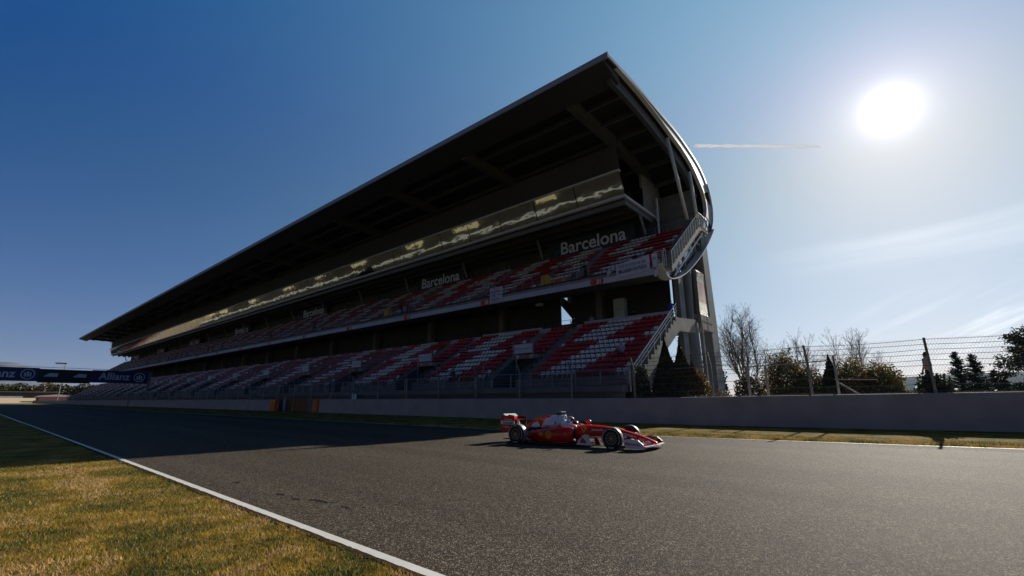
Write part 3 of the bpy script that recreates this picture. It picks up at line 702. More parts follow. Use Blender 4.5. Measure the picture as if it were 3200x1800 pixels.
mat('louvre_logo', (.75, .73, .70), .5, var=.02)
def louvre_mat():
    t = MATS['louvre_logo'].node_tree; b = t.nodes['Principled BSDF']; tc = N('ShaderNodeTexCoord', t); s = N('ShaderNodeSeparateXYZ', t); t.links.new(tc.outputs['Object'], s.inputs[0])
    r = N('ShaderNodeValToRGB', t); mr = N('ShaderNodeMapRange', t); mr.inputs[1].default_value = 42.1; mr.inputs[2].default_value = 45.4; t.links.new(s.outputs[1], mr.inputs[0]); t.links.new(mr.outputs[0], r.inputs[0])
    r.color_ramp.interpolation = 'CONSTANT'; e = r.color_ramp.elements; e[0].color = (.70, .68, .64, 1); e[1].position = .14; e[1].color = (.62, .20, .12, 1)
    for p, c in ((.42, (.66, .42, .36)), (.62, (.52, .06, .07)), (.74, (.66, .6, .6)), (.80, (.5, .05, .07))): x = e.new(p); x.color = (*c, 1)
    t.links.new(r.outputs[0], b.inputs['Base Color'])
louvre_mat()
mat('louvre_pale', (.80, .77, .70), .45, .2, var=.05)
P('louvre_screen', ['louvre_pale', 'steel_grey', 'louvre_logo'], lv)
lv = M().box(-14.4, -14.3, 38.3, 40.2, 9.0, 13.0, 1)
for q in range(40): z = 9.05 + q * .098; lv.box(-14.3, -14.24, 38.3, 40.2, z, z + .05, 0)
P('louvre_screen', ['steel_grey', 'concrete_dark'], lv)
# lower end stair: stepped stringer, landing and rails
n = 13; prof = []
for i in range(n):
    y = 28.9 + (36.4 - 28.9) * i / n; z = 3.1 + (8.0 - 3.1) * (i + 1) / n; prof += [(y, z - (8.0 - 3.1) / n), (y, z)]
prof += [(36.4, 8.0), (40.4, 8.35), (40.4, 7.2), (38.0, 7.0), (36.5, 6.95), (29.0, 2.4), (28.9, 2.4)]
P('end_stair', 'concrete_warm', M().prism_x(prof, XE + .1, XE - .25).prism_x([(p[0], p[1] - (.0 if i < 2 * n else 0)) for i, p in enumerate(prof)], XE - .255, XE - 1.3))
st = (8.0 - 3.1) / (36.4 - 28.9)
for h, r in ((1.0, .045), (.72, .03), (.42, .03)):
    P('stair_rail', 'steel_white', M().tube((XE + .05, 27.9, 3.1 - st * .6 + h), (XE + .05, 36.3, 8.15 + h), r, n=8))
for i in range(7):
    y = 29.0 + i * 1.18; z = 3.1 + (y - 28.9) * st; P('stair_post', 'steel_grey', M().box(XE - .0, XE + .08, y - .05, y + .05, z - .1, z + .98))
# upper end stair
n = 17; prof = []
y0, z0, y1, z1 = 34.6, 11.75, 42.9, 17.8
for i in range(n): y = y0 + (y1 - y0) * i / n; z = z0 + (z1 - z0) * (i + 1) / n; prof += [(y, z - (z1 - z0) / n), (y, z)]
prof += [(y1, z1), (45.0, z1), (45.0, z1 - .35), (43.1, z1 - .4), (42.7, z1 - .75)]
und2 = []
for i in range(n, 0, -1):
    y = y0 + (y1 - y0) * i / n - .0; z = z0 + (z1 - z0) * i / n - .62; und2 += [(y - .1, z + .0), (y - .42, z - .02)]
P('upper_end_stair', 'concrete_warm', M().prism_x(prof + und2, XE + .62, XE - .5))
P('stair_stringer', 'steel_white', M().tube((XE + .66, 34.9, 11.1), (XE + .66, 43.1, 17.05), .06, n=6))
sl = (z1 - z0) / (y1 - y0)
m = M().tube((XE + .64, 34.6, 11.9 + 1.15), (XE + .64, 42.6, 17.75 + 1.25), .035).tube((XE + .64, 42.6, 19.0), (XE + .64, 45.0, 19.0), .035)
P('stair_rail', 'steel_white', m)
for i in range(13):
    y = 34.7 + i * .66; z = 11.8 + (y - 34.6) * sl; P('baluster', 'steel_white', M().tube((XE + .64, y, z), (XE + .64, y, z + 1.2), .022, n=5))
m = M()
for q in range(9):
    h = .18 + q * .11; m.tube((XE + .62, 34.7, 11.9 + h), (XE + .62, 42.6, 17.75 + h), .010, n=3)
    m.tube((XE + .62, 42.6, 17.8 + h), (XE + .62, 45.0, 17.8 + h), .010, n=3)
P('stair_infill', 'galv', m)
for q in range(5): P('baluster', 'steel_white', M().tube((XE + .64, 42.6 + q * .6, 17.8), (XE + .64, 42.6 + q * .6, 19.0), .022, n=5))
m = M()
for q in range(7): m.tube((XE - .5, 33.9, 12.0 + q * .14), (XE + .2, 33.9, 12.0 + q * .14), .016, n=4)
m.path([(XE - .5, 33.9, 11.8), (XE - .5, 33.9, 13.05), (XE + .2, 33.9, 13.05), (XE + .2, 33.9, 11.8)], .03).path([(XE + .2, 34.2, 11.8), (XE + .2, 34.2, 13.3), (XE + .2, 34.6, 13.3), (XE + .2, 34.6, 11.9)], .03)
P('stair_gate', 'steel_white', m)
# pale concourse cabinet, floodlight, upper tunnel fascias
t = thing('vending_cabinet', 'tall pale green cabinet on the concourse behind the lower seats', 'cabinet')
M().box(-20.6, -19.5, 39.2, 39.9, 7.96, 10.0).build('cabinet_body', 'pale_green', t); M().box(-20.6, -19.5, 39.2, 39.9, 10.04, 11.0).build('cabinet_head', 'pale_green', t)
def ufascia(k, n1):
    a = xr(k); m = M().box(a - 12.2, a - 9.5, 35.9, 36.0, 12.75, 13.15, 0).box(a - 12.1, a - 9.6, 36.0, 36.05, 11.75, 12.75, 2)
    if k < 3: m.text(str(n1), .38, lambda u, v: (a - 9.95 + u, 35.89, 12.95 + v), 1, .01).text(str(n1 - 1), .38, lambda u, v: (a - 11.8 + u, 35.89, 12.95 + v), 1, .01)
    P('tunnel_fascia', ['orange' if k in (0,) else 'concrete_warm', 'letter_white', 'dark'], m)
for k in range(8): ufascia(k, 21 - k)
def city_sign(xc, i, lab):
    t = thing('wall_sign', lab, 'sign', (xc, 43.25, 0), group='dark name boards behind the upper tier')
    M().box(-5.6, 5.6, 0, .12, 17.76, 20.35).build('panel', 'sign_dark', t)
    M().text('Barcelona', 2.15, lambda u, v: (u * 1.0 + .25, -.02, 19.02 + v), 0, .035).build('lettering', 'letter_white', t)
for i, (xc, lab) in enumerate(((-25.3, 'largest and nearest dark board reading Barcelona above the upper seats'), (-51.5, 'second dark Barcelona board from the right above the upper seats'), (-90.8, 'third dark Barcelona board from the right above the upper seats'),
     (-129.0, 'fourth dark Barcelona board from the right, small and blurred'), (-167, 'fifth dark Barcelona board from the right, a pale smudge above the seats'), (-205.3, 'sixth dark Barcelona board from the right, tiny above the seats'), (-242.7, 'farthest tiny Barcelona board near the left end of the stand'))):
    city_sign(xc, i, lab)
def flood(x):
    t = thing('floodlight', 'small pale floodlight fixed under the upper tier above the lower seats', 'lamp', (x, 36.6, 11.0))
    M().box(-.35, .35, -.2, .2, -.12, .12).build('lamp_head', 'steel_white', t); M().tube((0, 0, .1), (0, .1, .6), .04).build('bracket', 'galv', t)
flood(-27.6)

# ------------------------------------------------------------------ yellow cabinets, banners
def bin_(x, lab):
    t = thing('yellow_cabinet', lab, 'cabinet', (x, 34.3, 11.73), group='yellow cabinets on the upper walkway')
    M().prism_y([(-.4, 0), (.4, 0), (.4, 1.3), (.36, 1.4), (-.36, 1.4), (-.4, 1.3)], -.3, .3).build('cabinet_body', 'yellow', t); M().box(-.04, .04, -.33, -.302, .2, 1.2).build('hinge_strip', 'orange', t)
bin_(-25.0, 'yellow cabinet behind the upper railing below the nearest city sign'); bin_(-50.9, 'yellow cabinet farther left on the upper walkway, left of badge 19')
def cloth(name, pts_top, pts_bot, y, mats, nx=24, nz=8, amp=.05):
    m = M(); rows = []
    for j in range(nz + 1):
        r = []
        for i in range(nx + 1):
            u = i / nx; v = j / nz
            def ip(p): q = u * (len(p) - 1); a = int(min(q, len(p) - 2)); f = q - a; return (p[a][0] * (1 - f) + p[a + 1][0] * f, p[a][1] * (1 - f) + p[a + 1][1] * f)
            a, b = ip(pts_top), ip(pts_bot); r.append((a[0] * (1 - v) + b[0] * v, y - .02 + amp * math.sin(u * 9 + v * 2) * .5 + amp * noise.noise((u * 5, v * 3, 1)), a[1] * (1 - v) + b[1] * v))
        rows.append(r)
    n = nx + 1; m.add([p for r in rows for p in r], [(j * n + i, (j + 1) * n + i, (j + 1) * n + i + 1, j * n + i + 1) for j in range(nz) for i in range(nx)])
    return m
t = thing('fan_banner', 'wide white hand lettered cloth banner tied to the upper railing', 'banner', (0, 0, 0))
cloth('c', [(-17.1, 12.40), (-16.4, 12.5), (-15.8, 12.62), (-15.3, 12.60), (-14.7, 12.72), (-14.15, 12.76)], [(-17.1, 11.32), (-14.15, 11.52)], 33.36, None).build('cloth', 'cloth_white', t, True)
mm = M().text('COME ON GUYS! WE ARE', .30, lambda u, v: (-15.65 + u * .70, 33.22, 12.20 + v * 1.1 + u * .03), 0, .0).text('McLAREN HONDA', .38, lambda u, v: (-15.6 + u * .78, 33.22, 11.78 + v * 1.05 + u * .03), 0, .004)
mm.build('lettering', 'ink', t)
t = thing('fan_banner', 'narrow white cloth strip hanging beside the wide lettered banner', 'banner')
cloth('c', [(-13.97, 12.74), (-13.50, 12.80)], [(-13.85, 10.85), (-13.62, 10.88)], 33.34, None, 4, 12).build('cloth', 'cloth_white', t, True)
for z in (12.35, 11.5): M().text('H', .3, lambda u, v: (-13.74 + u, 33.29, z + v), 0, .01).build('lettering', 'ink', t)
t = thing('fan_banner', 'crumpled white cloth with a red patch hanging left of the lettered banner', 'banner')
cloth('c', [(-17.95, 11.95), (-17.7, 12.22), (-17.2, 12.42)], [(-17.85, 11.0), (-17.8, 11.75), (-17.2, 12.1)], 33.34, None, 8, 8, .1).build('cloth', 'cloth_white', t, True)
M().box(-17.62, -17.42, 33.27, 33.275, 12.02, 12.12).build('patch', 'badge_red', t)
t = thing('fan_banner', 'square white banner with number 14 hanging beside badge 20', 'banner')
cloth('c', [(-31.5, 12.72), (-29.75, 12.74)], [(-31.5, 11.2), (-29.75, 11.22)], 33.34, None, 10, 10, .03).build('cloth', 'cloth_white', t, True)
mm = M().text('FERNANDO', .16, lambda u, v: (-30.65 + u, 33.28, 12.58 + v)).text('ALONSO', .34, lambda u, v: (-30.62 + u * .95, 33.28, 12.28 + v), 0, .005).text('14', .62, lambda u, v: (-31.0 + u, 33.28, 11.86 + v))
for x in (-30.35, -30.15, -29.95): mm.box(x - .04, x + .04, 33.275, 33.28, 11.84, 11.96)
mm.box(-31.35, -30.0, 33.275, 33.28, 11.45, 11.50).box(-31.2, -30.5, 33.275, 33.28, 11.30, 11.33)
mm.build('lettering', 'ink', t)

# ------------------------------------------------------------------ gantry across the track
def gantry():
    X = -136.8; t = thing('overhead_gantry', 'dark blue advertising gantry crossing over the far track', 'gantry')
    M().box(X - .8, X - .1, -14, 27.4, 5.35, 7.9).build('beam', 'black', t)
    for y0, y1 in ((17.3, 27.3), (-.9, 9.1)):
        p = M().box(X - .1, X, y0, y1, 5.45, 8.05).build('advert_panel', 'navy', t)
        c = y1 - 1.9; m = M().text('Allianz', 2.15, lambda u, v: (X + .02, y0 + 4.0 + u * .93, 6.72 + v), 0, .05)
        cy, cz = y1 - 1.55, 6.75
        for q in range(28):
            a, b = 2 * pi * q / 28, 2 * pi * (q + 1) / 28; m.add([(X + .02, cy + r * math.cos(w), cz + r * math.sin(w)) for r, w in ((.88, a), (1.06, a), (1.06, b), (.88, b))], [(0, 1, 2, 3)])
        m.box(X + .015, X + .02, cy - .16, cy + .16, cz - .5, cz + .55).box(X + .015, X + .02, cy - .52, cy - .24, cz - .5, cz + .3).box(X + .015, X + .02, cy + .24, cy + .52, cz - .5, cz + .3)
        m.build('lettering', 'band_white', p)
    p = M().box(X - .1, X - .02, 9.1, 17.3, 5.1, 7.85).build('advert_panel', 'black', t)
    for y in (10.9, 15.4):
        M().add([(X, y - 1.1, 6.35), (X, y - .2, 7.1), (X, y + 1.1, 7.1), (X, y + 1.1, 6.35)], [(0, 1, 2, 3)]).build('printed_mark', 'band_white', p)
    for y in (27.7, -14): M().box(X - .7, X - .2, y - .25, y + .25, 0, 8.0).build('post', 'steel_grey', t)
    M().tube((X - .1, -14, 8.25), (X - .1, 27.6, 8.25), .05).build('top_cable', 'galv', t)
gantry()

# ------------------------------------------------------------------ far left background
def far_bg():
    sheet('hill', 'hill' if 'hill' in MATS else 'thicket', [[(0, 0, 0), (1, 0, 0)], [(0, 1, 0), (1, 1, 0)]]) if False else None
    t = thing('distant_barrier', 'pale low barrier along the top of the distant gravel bank', 'barrier'); M().box(-501, -500, -90, 28, 3.4, 4.7).build('rail', 'band_white', t)
    M().box(-503, -500.5, -60, -10, 4.7, 5.6).build('cap_board', 'orange', t)
    t = thing('distant_stand', 'low grey building with pale flat roof at the far left edge', 'building', (-560, -22, 0))
    M().box(-6, 6, -26, 14, 3, 9.5).build('wall', 'concrete_dark', t); M().box(-8, 8, -28, 16, 9.5, 10.3).build('roof', 'band_white', t); M().box(6.02, 6.4, -3, 10, 4, 5.6).build('awning', 'badge_red', t)
    t = thing('distant_building', 'long low building with pale roof line below the gantry', 'building', (-545, 40, 0))
    M().box(-6, 6, -30, 12, 3, 8.0).build('wall', 'concrete_dark', t); M().box(-7.5, 7.5, -31, 13, 8.0, 8.6).build('roof', 'concrete_warm', t)
    t = thing('marquee', 'white topped marquee with red edge behind the end of the far wall', 'tent', (-420, 38, 0))
    M().box(-10, 10, -8, 8, 0, 3.2).build('wall', 'concrete', t); M().prism_x([(-9, 3.9), (9, 3.9), (7, 4.6), (0, 5.3), (-7, 4.6)], -11, 11).build('roof', 'cloth_white', t); M().box(-11.1, 11.1, -9.1, 9.1, 3.3, 3.9).build('valance', 'badge_red', t)
    rr = np.random.default_rng(11)
    specs = [(-600, y, h, k) for y, h, k in ((-82, 14, 0), (-51, 13, 2), (-13, 15, 1), (5, 13, 0), (22, 14, 0), (39, 13, 2), (56, 15, 0), (73, 16, 0), (-60, 12, 0), (-42, 15, 1), (-22, 13, 0), (-4, 17, 0), (14, 12, 1), (30, 15, 0), (48, 16, 1), (64, 13, 0), (82, 15, 2), (100, 12, 0), (118, 17, 2), (136, 13, 1), (155, 12, 0))]; specs.sort(key=lambda q: q[1])
    names = ['dark green tree', 'bare brown tree', 'pale reddish tree']
    for i, (x, y, h, k) in enumerate(specs):
        tt = thing('distant_tree', 'far %s, place %d from left in the tree line under the gantry' % (names[k], i + 1), 'tree', (x, y, 2), group='tree line at the end of the straight')
        M().tube((0, 0, 0), (0, 0, h * .6), .4, .15).build('trunk', 'bark', tt)
        n = 900; d = rr.normal(size=(n, 3)); d /= np.linalg.norm(d, axis=1)[:, None]; d *= (rr.random(n) ** .4)[:, None]
        C = d * np.array([6.5, 8.5, h * .45]) + np.array([0, 0, h * .55]); leaves('crown', C, 1.3, [['leaf_dark', 'leaf_olive'], ['bark_pale', 'leaf_olive'], ['leaf_rust', 'bark_pale']][k], (rr.random(n) < .4).astype(int), tt)
    t = thing('light_mast', 'thin lamp mast rising above the gantry against the sky', 'lamp post', (-300, 28, 0)); M().tube((0, 0, 0), (0, 0, 18.3), .22, .12).build('pole', 'steel_grey', t); M().box(-.5, .5, -3.4, .4, 18.1, 18.7).build('lamp_head', 'steel_grey', t)
far_bg()

# ------------------------------------------------------------------ trees
def bare_tree(name, lab, loc, h, spread, seed, mm='bark', limbs=6, wid=.42):
    # short trunk, several rising limbs, shoots and twigs all along them
    rd = random.Random(seed); m = M(); tr = M(); tt = thing(name, lab, 'tree', loc, group='bare winter trees behind the fence')
    def rv(k=1.): return Vector((rd.gauss(0, k), rd.gauss(0, k), rd.gauss(0, k)))
    def shoot(p, d, L, r, g):
        n = max(3, int(L / .45)) if g else 2; q = p; d = d.normalized()
        for i in range(n):
            f = i / n; d = (d + rv(.09) + Vector((0, 0, .07 if g > 1 else .03))).normalized(); e = q + d * L / n
            r0, r1 = r * (1 - .8 * f), r * (1 - .8 * (i + 1) / n)
            (tr if g == 3 and i < 2 else m).tube(q, e, max(r0, .007), max(r1, .006), 5 if g > 2 else 3, 0, False); q = e
            if g and f > (.12 if g < 3 else .18):
                for _ in range(2 if g > 1 else 1 + (rd.random() < .5)):
                    s = (d * .9 + rv(spread)).normalized(); s.z = abs(s.z) * .8 + .15; shoot(q, s, L * (.42 if g == 3 else .45) * (1.1 - .7 * f) * rd.uniform(.6, 1.2), r * .36 * (1.1 - .5 * f), g - 1)
    tr.tube((0, 0, 0), (0, 0, h * .14), h * .016, h * .013, 8)
    for k in range(limbs):
        a = 2 * pi * k / limbs + rd.uniform(-.4, .4); w = rd.uniform(.08, wid); shoot(Vector((0, 0, h * .12)), Vector((math.cos(a) * w, math.sin(a) * w, 1)), h * rd.uniform(.68, .88) * (1 - w * .35), h * .009, 3)
    tr.build('trunk', mm, tt); m.build('crown', mm, tt)
bare_tree('bare_tree', 'tall leafless tree beside the end column, largest of the bare trees', (-14.0, 57, 0), 12.0, .42, 1, 'bark', 7, .40)
bare_tree('bare_tree', 'leafless tree just right of the largest bare tree', (-11.6, 60, 0), 8.6, .36, 2, 'bark', 4, .3)
bare_tree('bare_tree', 'leafless tree seen between the columns under the stand end', (-20.5, 60, 0), 10.0, .46, 3)
bare_tree('bare_tree', 'pale leafless tree above the leftmost fence post without shade behind it', (-9.6, 66, 0), 9.8, .34, 4, 'bark_pale', 3, .3)
bare_tree('bare_tree', 'pale leafless tree standing above the golden hedge', (-4.6, 66, 0), 9.9, .34, 5, 'bark_pale', 4, .32)
bare_tree('bare_tree', 'small pale leafless tree left of the dark clipped cypress', (-6.6, 70, 0), 7.6, .34, 6, 'bark_pale', 2, .3)
bare_tree('bare_tree', 'small pale leafless tree at the right end of the golden hedge', (-2.7, 64, 0), 7.4, .34, 9, 'bark_pale', 2, .3)
def bush(name, lab, loc, rx, ry, rz, mats, probs, n=5200, size=.13, seed=1, group=None, cat='bush', lump=.35, taper=0, up=None):
    g = np.random.default_rng(seed); t = thing(name, lab, cat, loc, group=group)
    d = g.normal(size=(n, 3)); d /= np.linalg.norm(d, axis=1)[:, None]
    k = np.array([1 + lump * noise.noise((a * 2.2 + seed, b * 2.2, c * 2.2)) + .5 * lump * noise.noise((a * 6 + seed, b * 6, c * 6)) for a, b, c in d])
    rad = (g.random(n) ** .28) * k; C = d * rad[:, None] * np.array([rx, ry, rz]); C[:, 2] += rz
    if taper: f = np.clip(1 - (np.clip(C[:, 2], 0, None) / (2 * rz)) ** taper, .04, 1); C[:, 0] *= f; C[:, 1] *= f
    mi = g.choice(len(mats), n, p=probs); leaves('crown', C, size, mats, mi, t, up)
    m = M()
    for q in range(4): m.tube((0, 0, 0), (math.cos(q * 1.7) * rx * .4, math.sin(q * 1.7) * ry * .4, rz * 1.2), .05 if rz < 3 else .12, .02, 5)
    m.build('stem', 'bark', t); return t
HB = ['leaf_olive', 'leaf_gold', 'leaf_dark']
bush('hedge_bush', 'tall golden olive bush just left of the second bent fence post', (-6.0, 34, 0), 1.25, 1.3, 2.25, HB, [.5, .22, .28], 15400, .075, 1)
bush('hedge_bush', 'sloping olive bush behind the second bent fence post', (-4.9, 34.3, 0), .95, 1.1, 1.75, HB, [.5, .22, .28], 9240, .075, 2)
bush('hedge_bush', 'small olive bush left of the dark clipped cypress', (-4.2, 35, 0), .7, .9, 1.45, HB, [.55, .2, .25], 5720, .075, 3)
bush('cypress', 'dark narrow clipped cypress between the olive bushes', (-3.55, 34, 0), .62, .62, 2.1, ['leaf_dark'], [1.], 5000, .11, 4, cat='tree', lump=.12, taper=3)
bush('hedge_bush', 'broad golden hedge to the right of the clipped cypress', (-2.5, 34, 0), 1.15, 1.2, 1.85, HB, [.48, .26, .26], 14300, .075, 5)
bush('hedge_bush', 'golden hedge clump left of the person in a pale shirt', (-1.15, 34, 0), 1.1, 1.2, 1.75, HB, [.48, .26, .26], 13200, .075, 6)
bush('hedge_bush', 'low dark bush at the feet of the person in a pale shirt', (.85, 28.9, 0), .75, .35, 1.36, ['leaf_dark', 'leaf_olive'], [.85, .15], 4200, .1, 7)
bush('hedge_bush', 'rust coloured bush between the end column and the bare trees', (-11.2, 33, 0), .95, .9, 1.75, ['leaf_rust', 'leaf_olive', 'leaf_dark'], [.5, .3, .2], 4200, .11, 8)
bush('hedge_bush', 'reddish brown bush below the largest bare tree', (-8.6, 36, 0), 1.2, 1.0, 1.6, ['leaf_rust', 'leaf_dark', 'bark'], [.3, .4, .3], 4200, .11, 9)
CY = ['leaf_dark', 'leaf_rust', 'leaf_olive']
bush('cypress', 'tallest pointed dark cypress in front of the end stair', (-11.75, 29, 0), 1.45, .9, 2.72, CY, [.86, .06, .08], 15000, .09, 10, cat='tree', lump=.2, taper=1.35, group='pointed cypresses by the end stair', up=np.array([0, 0, 1.]))
bush('cypress', 'middle pointed cypress with a brown tinge by the end stair', (-10.85, 29.2, 0), 1.3, .85, 2.62, CY, [.70, .20, .10], 14000, .09, 11, cat='tree', lump=.2, taper=1.35, group='pointed cypresses by the end stair', up=np.array([0, 0, 1.]))
bush('cypress', 'lowest rusty brown cypress, rightmost of the pointed three', (-10.2, 29.3, 0), 1.15, .8, 2.0, CY, [.55, .32, .13], 11000, .09, 12, cat='tree', lump=.25, taper=1.5, group='pointed cypresses by the end stair', up=np.array([0, 0, 1.]))
bush('ivy_bush', 'glossy glinting ivy mound beside the end of the front railing', (-13.0, 28.0, 0), .55, .5, 1.85, ['leaf_gloss', 'leaf_dark'], [.6, .4], 5200, .08, 13)
bush('ivy_bush', 'low glossy glinting shrub along the wall below the cypresses', (-11.4, 27.9, 0), 1.7, .4, 1.15, ['leaf_gloss', 'leaf_dark', 'leaf_olive'], [.6, .3, .1], 7000, .075, 14)
bush('ivy_bush', 'low scrub along the wall below the rust coloured bush', (-8.5, 28.0, 0), 1.4, .4, .98, ['leaf_gloss', 'leaf_rust', 'leaf_olive'], [.4, .3, .3], 4200, .07, 15)
bush('hedge_bush', 'dark treetop seen between the columns under the stand end', (-19.0, 62, 0), 1.6, 1.6, 3.2, ['leaf_dark'], [1.], 3500, .22, 16)
def conifer(lab, loc, h, r, seed):
    rd = random.Random(seed); t = thing('conifer', lab, 'tree', loc, group='feathery conifers at the right'); M().tube((0, 0, 0), (0, 0, h), h * .02, .01, 7).build('trunk', 'bark', t)
    C = []; U = []
    for i in range(int(h * 8)):
        z = h * (.12 + .87 * i / (h * 8)); L = r * (1 - z / h) ** .8 + .08
        for q in range(4):
            a = rd.uniform(0, 2 * pi); l = L * rd.uniform(.7, 1.12); k = int(8 + l * 30)
            for s in range(k):
                f = s / k; w = .05 + .10 * f; C.append((math.cos(a) * l * f + rd.uniform(-w, w), math.sin(a) * l * f + rd.uniform(-w, w), z + .42 * l * f + rd.uniform(-.035, .035))); U.append((math.cos(a), math.sin(a), .5))
    C = np.array(C); leaves('crown', C, .10, ['leaf_blue', 'leaf_dark'], RNG.integers(0, 2, len(C)), t, np.array(U), 2.0)
conifer('tall feathery conifer right of the rightmost fence post', (3.65, 60, 0), 6.0, 1.55, 1); conifer('second feathery conifer, right of the tall one', (4.75, 60, 0), 5.75, 1.45, 2)
conifer('small feathery conifer in the gap before the dark tree', (5.85, 59, 0), 4.2, 1.2, 3); conifer('low feathery conifer close to the dark tree', (6.45, 60, 0), 3.9, 1.1, 4); conifer('lowest conifer against the trunk of the dark tree', (7.2, 60, 0), 3.0, 1.2, 5)
conifer('young conifer leaning at the left of the tall one', (2.75, 58, 0), 3.2, 1.2, 6)
def big_edge_tree():
    t = thing('evergreen_tree', 'dense dark evergreen tree cut by the right edge of the picture', 'tree', (6.15, 40, 0)); M().tube((0, 0, 0), (0, 0, 5.2), .25, .06, 8).build('trunk', 'bark', t)
    g = np.random.default_rng(5); C = []
    for i in range(120):
        z = g.uniform(1.4, 5.5); r = 1.75 * (1 - ((z - 3.0) / 3.1) ** 2) ** .5 if abs(z - 3) < 3.1 else .2; a = g.uniform(0, 2 * pi); q = r * g.uniform(.45, 1.08); C.append(g.normal(size=(130, 3)) * np.array([.17, .17, .13]) + np.array([q * math.cos(a), q * math.sin(a), z]))
    C = np.concatenate(C); leaves('crown', C, .085, ['leaf_dark', 'leaf_rust'], (g.random(len(C)) < .05).astype(int), t)
big_edge_tree()
# low dark undergrowth beyond the fence on the right
bush('hedge_bush', 'low dark undergrowth below the feathery conifers', (4.4, 40, 0), 2.6, .9, 1.02, ['leaf_dark', 'leaf_blue'], [.7, .3], 6000, .11, 21)
bush('hedge_bush', 'dark undergrowth behind the braced post', (-4.5, 33, 0), 2.6, .6, 1.15, ['leaf_dark', 'leaf_olive'], [.75, .25], 6500, .11, 22)
bush('hedge_bush', 'dark undergrowth under the golden hedge, above the wall', (-1.2, 32.6, 0), 2.1, .6, 1.1, ['leaf_dark', 'leaf_olive'], [.7, .3], 6000, .11, 23)

# hills -------------------------------------------------------------------------
def hills():
    mat('hill', (.10, .13, .13), .95, col2=(.16, .17, .15), scale=.002)
    mat('snow_hill', (.10, .12, .15), .95, col2=(.22, .23, .27), scale=.0016)
    for q in ('hill', 'snow_hill'): MATS[q].node_tree.nodes['Principled BSDF'].inputs['Specular IOR Level'].default_value = 0
    rows = []
    for j, y in enumerate((7500, 8600, 9800, 11000)):
        rows.append([(x, y, -5 + [0, 300, 470, 300][j] * (.55 + .25 * noise.noise((x * .0006, j * .4, 1)) + .40 / (1 + ((x - 1100) / 1500) ** 2))) for x in range(-1800, 6001, 200)])
    o = sheet('hills', 'hill', rows[::-1], smooth=True)
    rows = []
    for j, x in enumerate((-9000, -10500, -12000, -13200)):
        rows.append([(x, y, -5 + [0, 330, 640, 300][j] * max(0, (1 - ((y - 200) / 1500) ** 2)) * (.95 + .22 * noise.noise((y * .003, j * .3, 2)))) for y in range(-1800, 1801, 100)])
    sheet('mountain', 'snow_hill', rows, smooth=True)
hills()
def contrail():
    a, b = Vector((-3175, 10274, 6000)), Vector((1663, 14542, 6000)); m = M(); d = (b - a); n = 120; rings = []
    for i in range(n // 2 + 3):
        f = i / n; p = a + d * f; r = (40 + 10 * noise.noise((f * 30, 1, 2))) * (1 - .55 * f) * (1 if f > .02 else .2) * (.12 if .50 < f < .60 else 1) * min(1, (1 - f) * 12 + .05); c = p + Vector((0, 0, 14 * noise.noise((f * 6, 5, 1)) + 6 * noise.noise((f * 60, 5, 1))))
        rings.append([(c.x + r * math.cos(w) * .7, c.y - r * math.cos(w) * .7, c.z + r * math.sin(w)) for w in [2 * pi * q / 8 for q in range(8)]])
    m.loft(rings); mat('vapour', (.95, .95, .95), 1, var=.02, trans=.85, scale=.01)
    tag(m.build('contrail', 'vapour', None, True), 'thin white vapour trail crossing the sky below the sun', 'contrail')
contrail()

# ------------------------------------------------------------------ buildings across the track (seen in the glazing)
mat('cream', (.72, .60, .32), .8, var=.1, scale=.3); mat('pit_white', (.75, .73, .66), .7, var=.05)
def paddock():
    i = 0; rd = random.Random(3); x = 6
    while x > -640:
        w = rd.uniform(6, 15); h = rd.uniform(3.5, 6); t = thing('paddock_building', 'cream paddock building %d along the pit side of the track' % (i + 1), 'building', (x, -45 - rd.uniform(0, 5), 0), group='paddock buildings across the track')
        M().box(-w, 0, -8, 0, 0, h).build('wall', 'cream', t); M().box(-w - .4, .4, -8.4, .4, h, h + .4).build('roof', 'concrete_dark', t)
        for q in range(int(w // 4)): M().box(-w + 1.2 + q * 4, -w + 2.8 + q * 4, .002, .08, 1.6, 3.4).build('window', 'dark', t)
        x -= w + rd.uniform(14, 40); i += 1
    t = thing('pit_wall', 'low pale double pit wall across the track', 'wall'); M().box(-700, 20, -37.9, -37.7, 0, .28).box(-700, 20, -39.3, -39.1, 0, .28).build('panel', 'pit_white', t)
    g = np.random.default_rng(8)
    for k in range(60):
        t = thing('paddock_tree', 'dark tree %d standing between the paddock buildings' % (k + 1), 'tree', (-10 - 11 * k + g.uniform(-4, 4), -60 + g.uniform(-6, 4), 0), group='trees across the track')
        M().tube((0, 0, 0), (0, 0, 4), .3, .1).build('trunk', 'bark', t); d = g.normal(size=(500, 3)); leaves('crown', d * np.array([2.6, 2.6, 2.0]) + np.array([0, 0, 6]), 1.2, ['leaf_dark'], np.zeros(500), t)
paddock()
sheet('paddock_road', 'asphalt', [[(-1500, -13, .0), (300, -13, .0)], [(-1500, -420, .0), (300, -420, .0)]])

def haze():
    m = bpy.data.materials.new('haze'); m.use_nodes = True; t = m.node_tree; t.nodes.clear()
    o = N('ShaderNodeOutputMaterial', t); v = N('ShaderNodeVolumePrincipled', t); v.inputs['Color'].default_value = (.62, .78, 1, 1); v.inputs['Density'].default_value = .00002; t.links.new(v.outputs[0], o.inputs['Volume'])
    MATS['haze'] = m; o = M().box(-13900, 13900, -13900, 13900, -8, 800).build('haze', 'haze'); tag(o, kind='stuff'); tag(o, 'thin pale haze lying over the distant hills', 'haze')
haze()
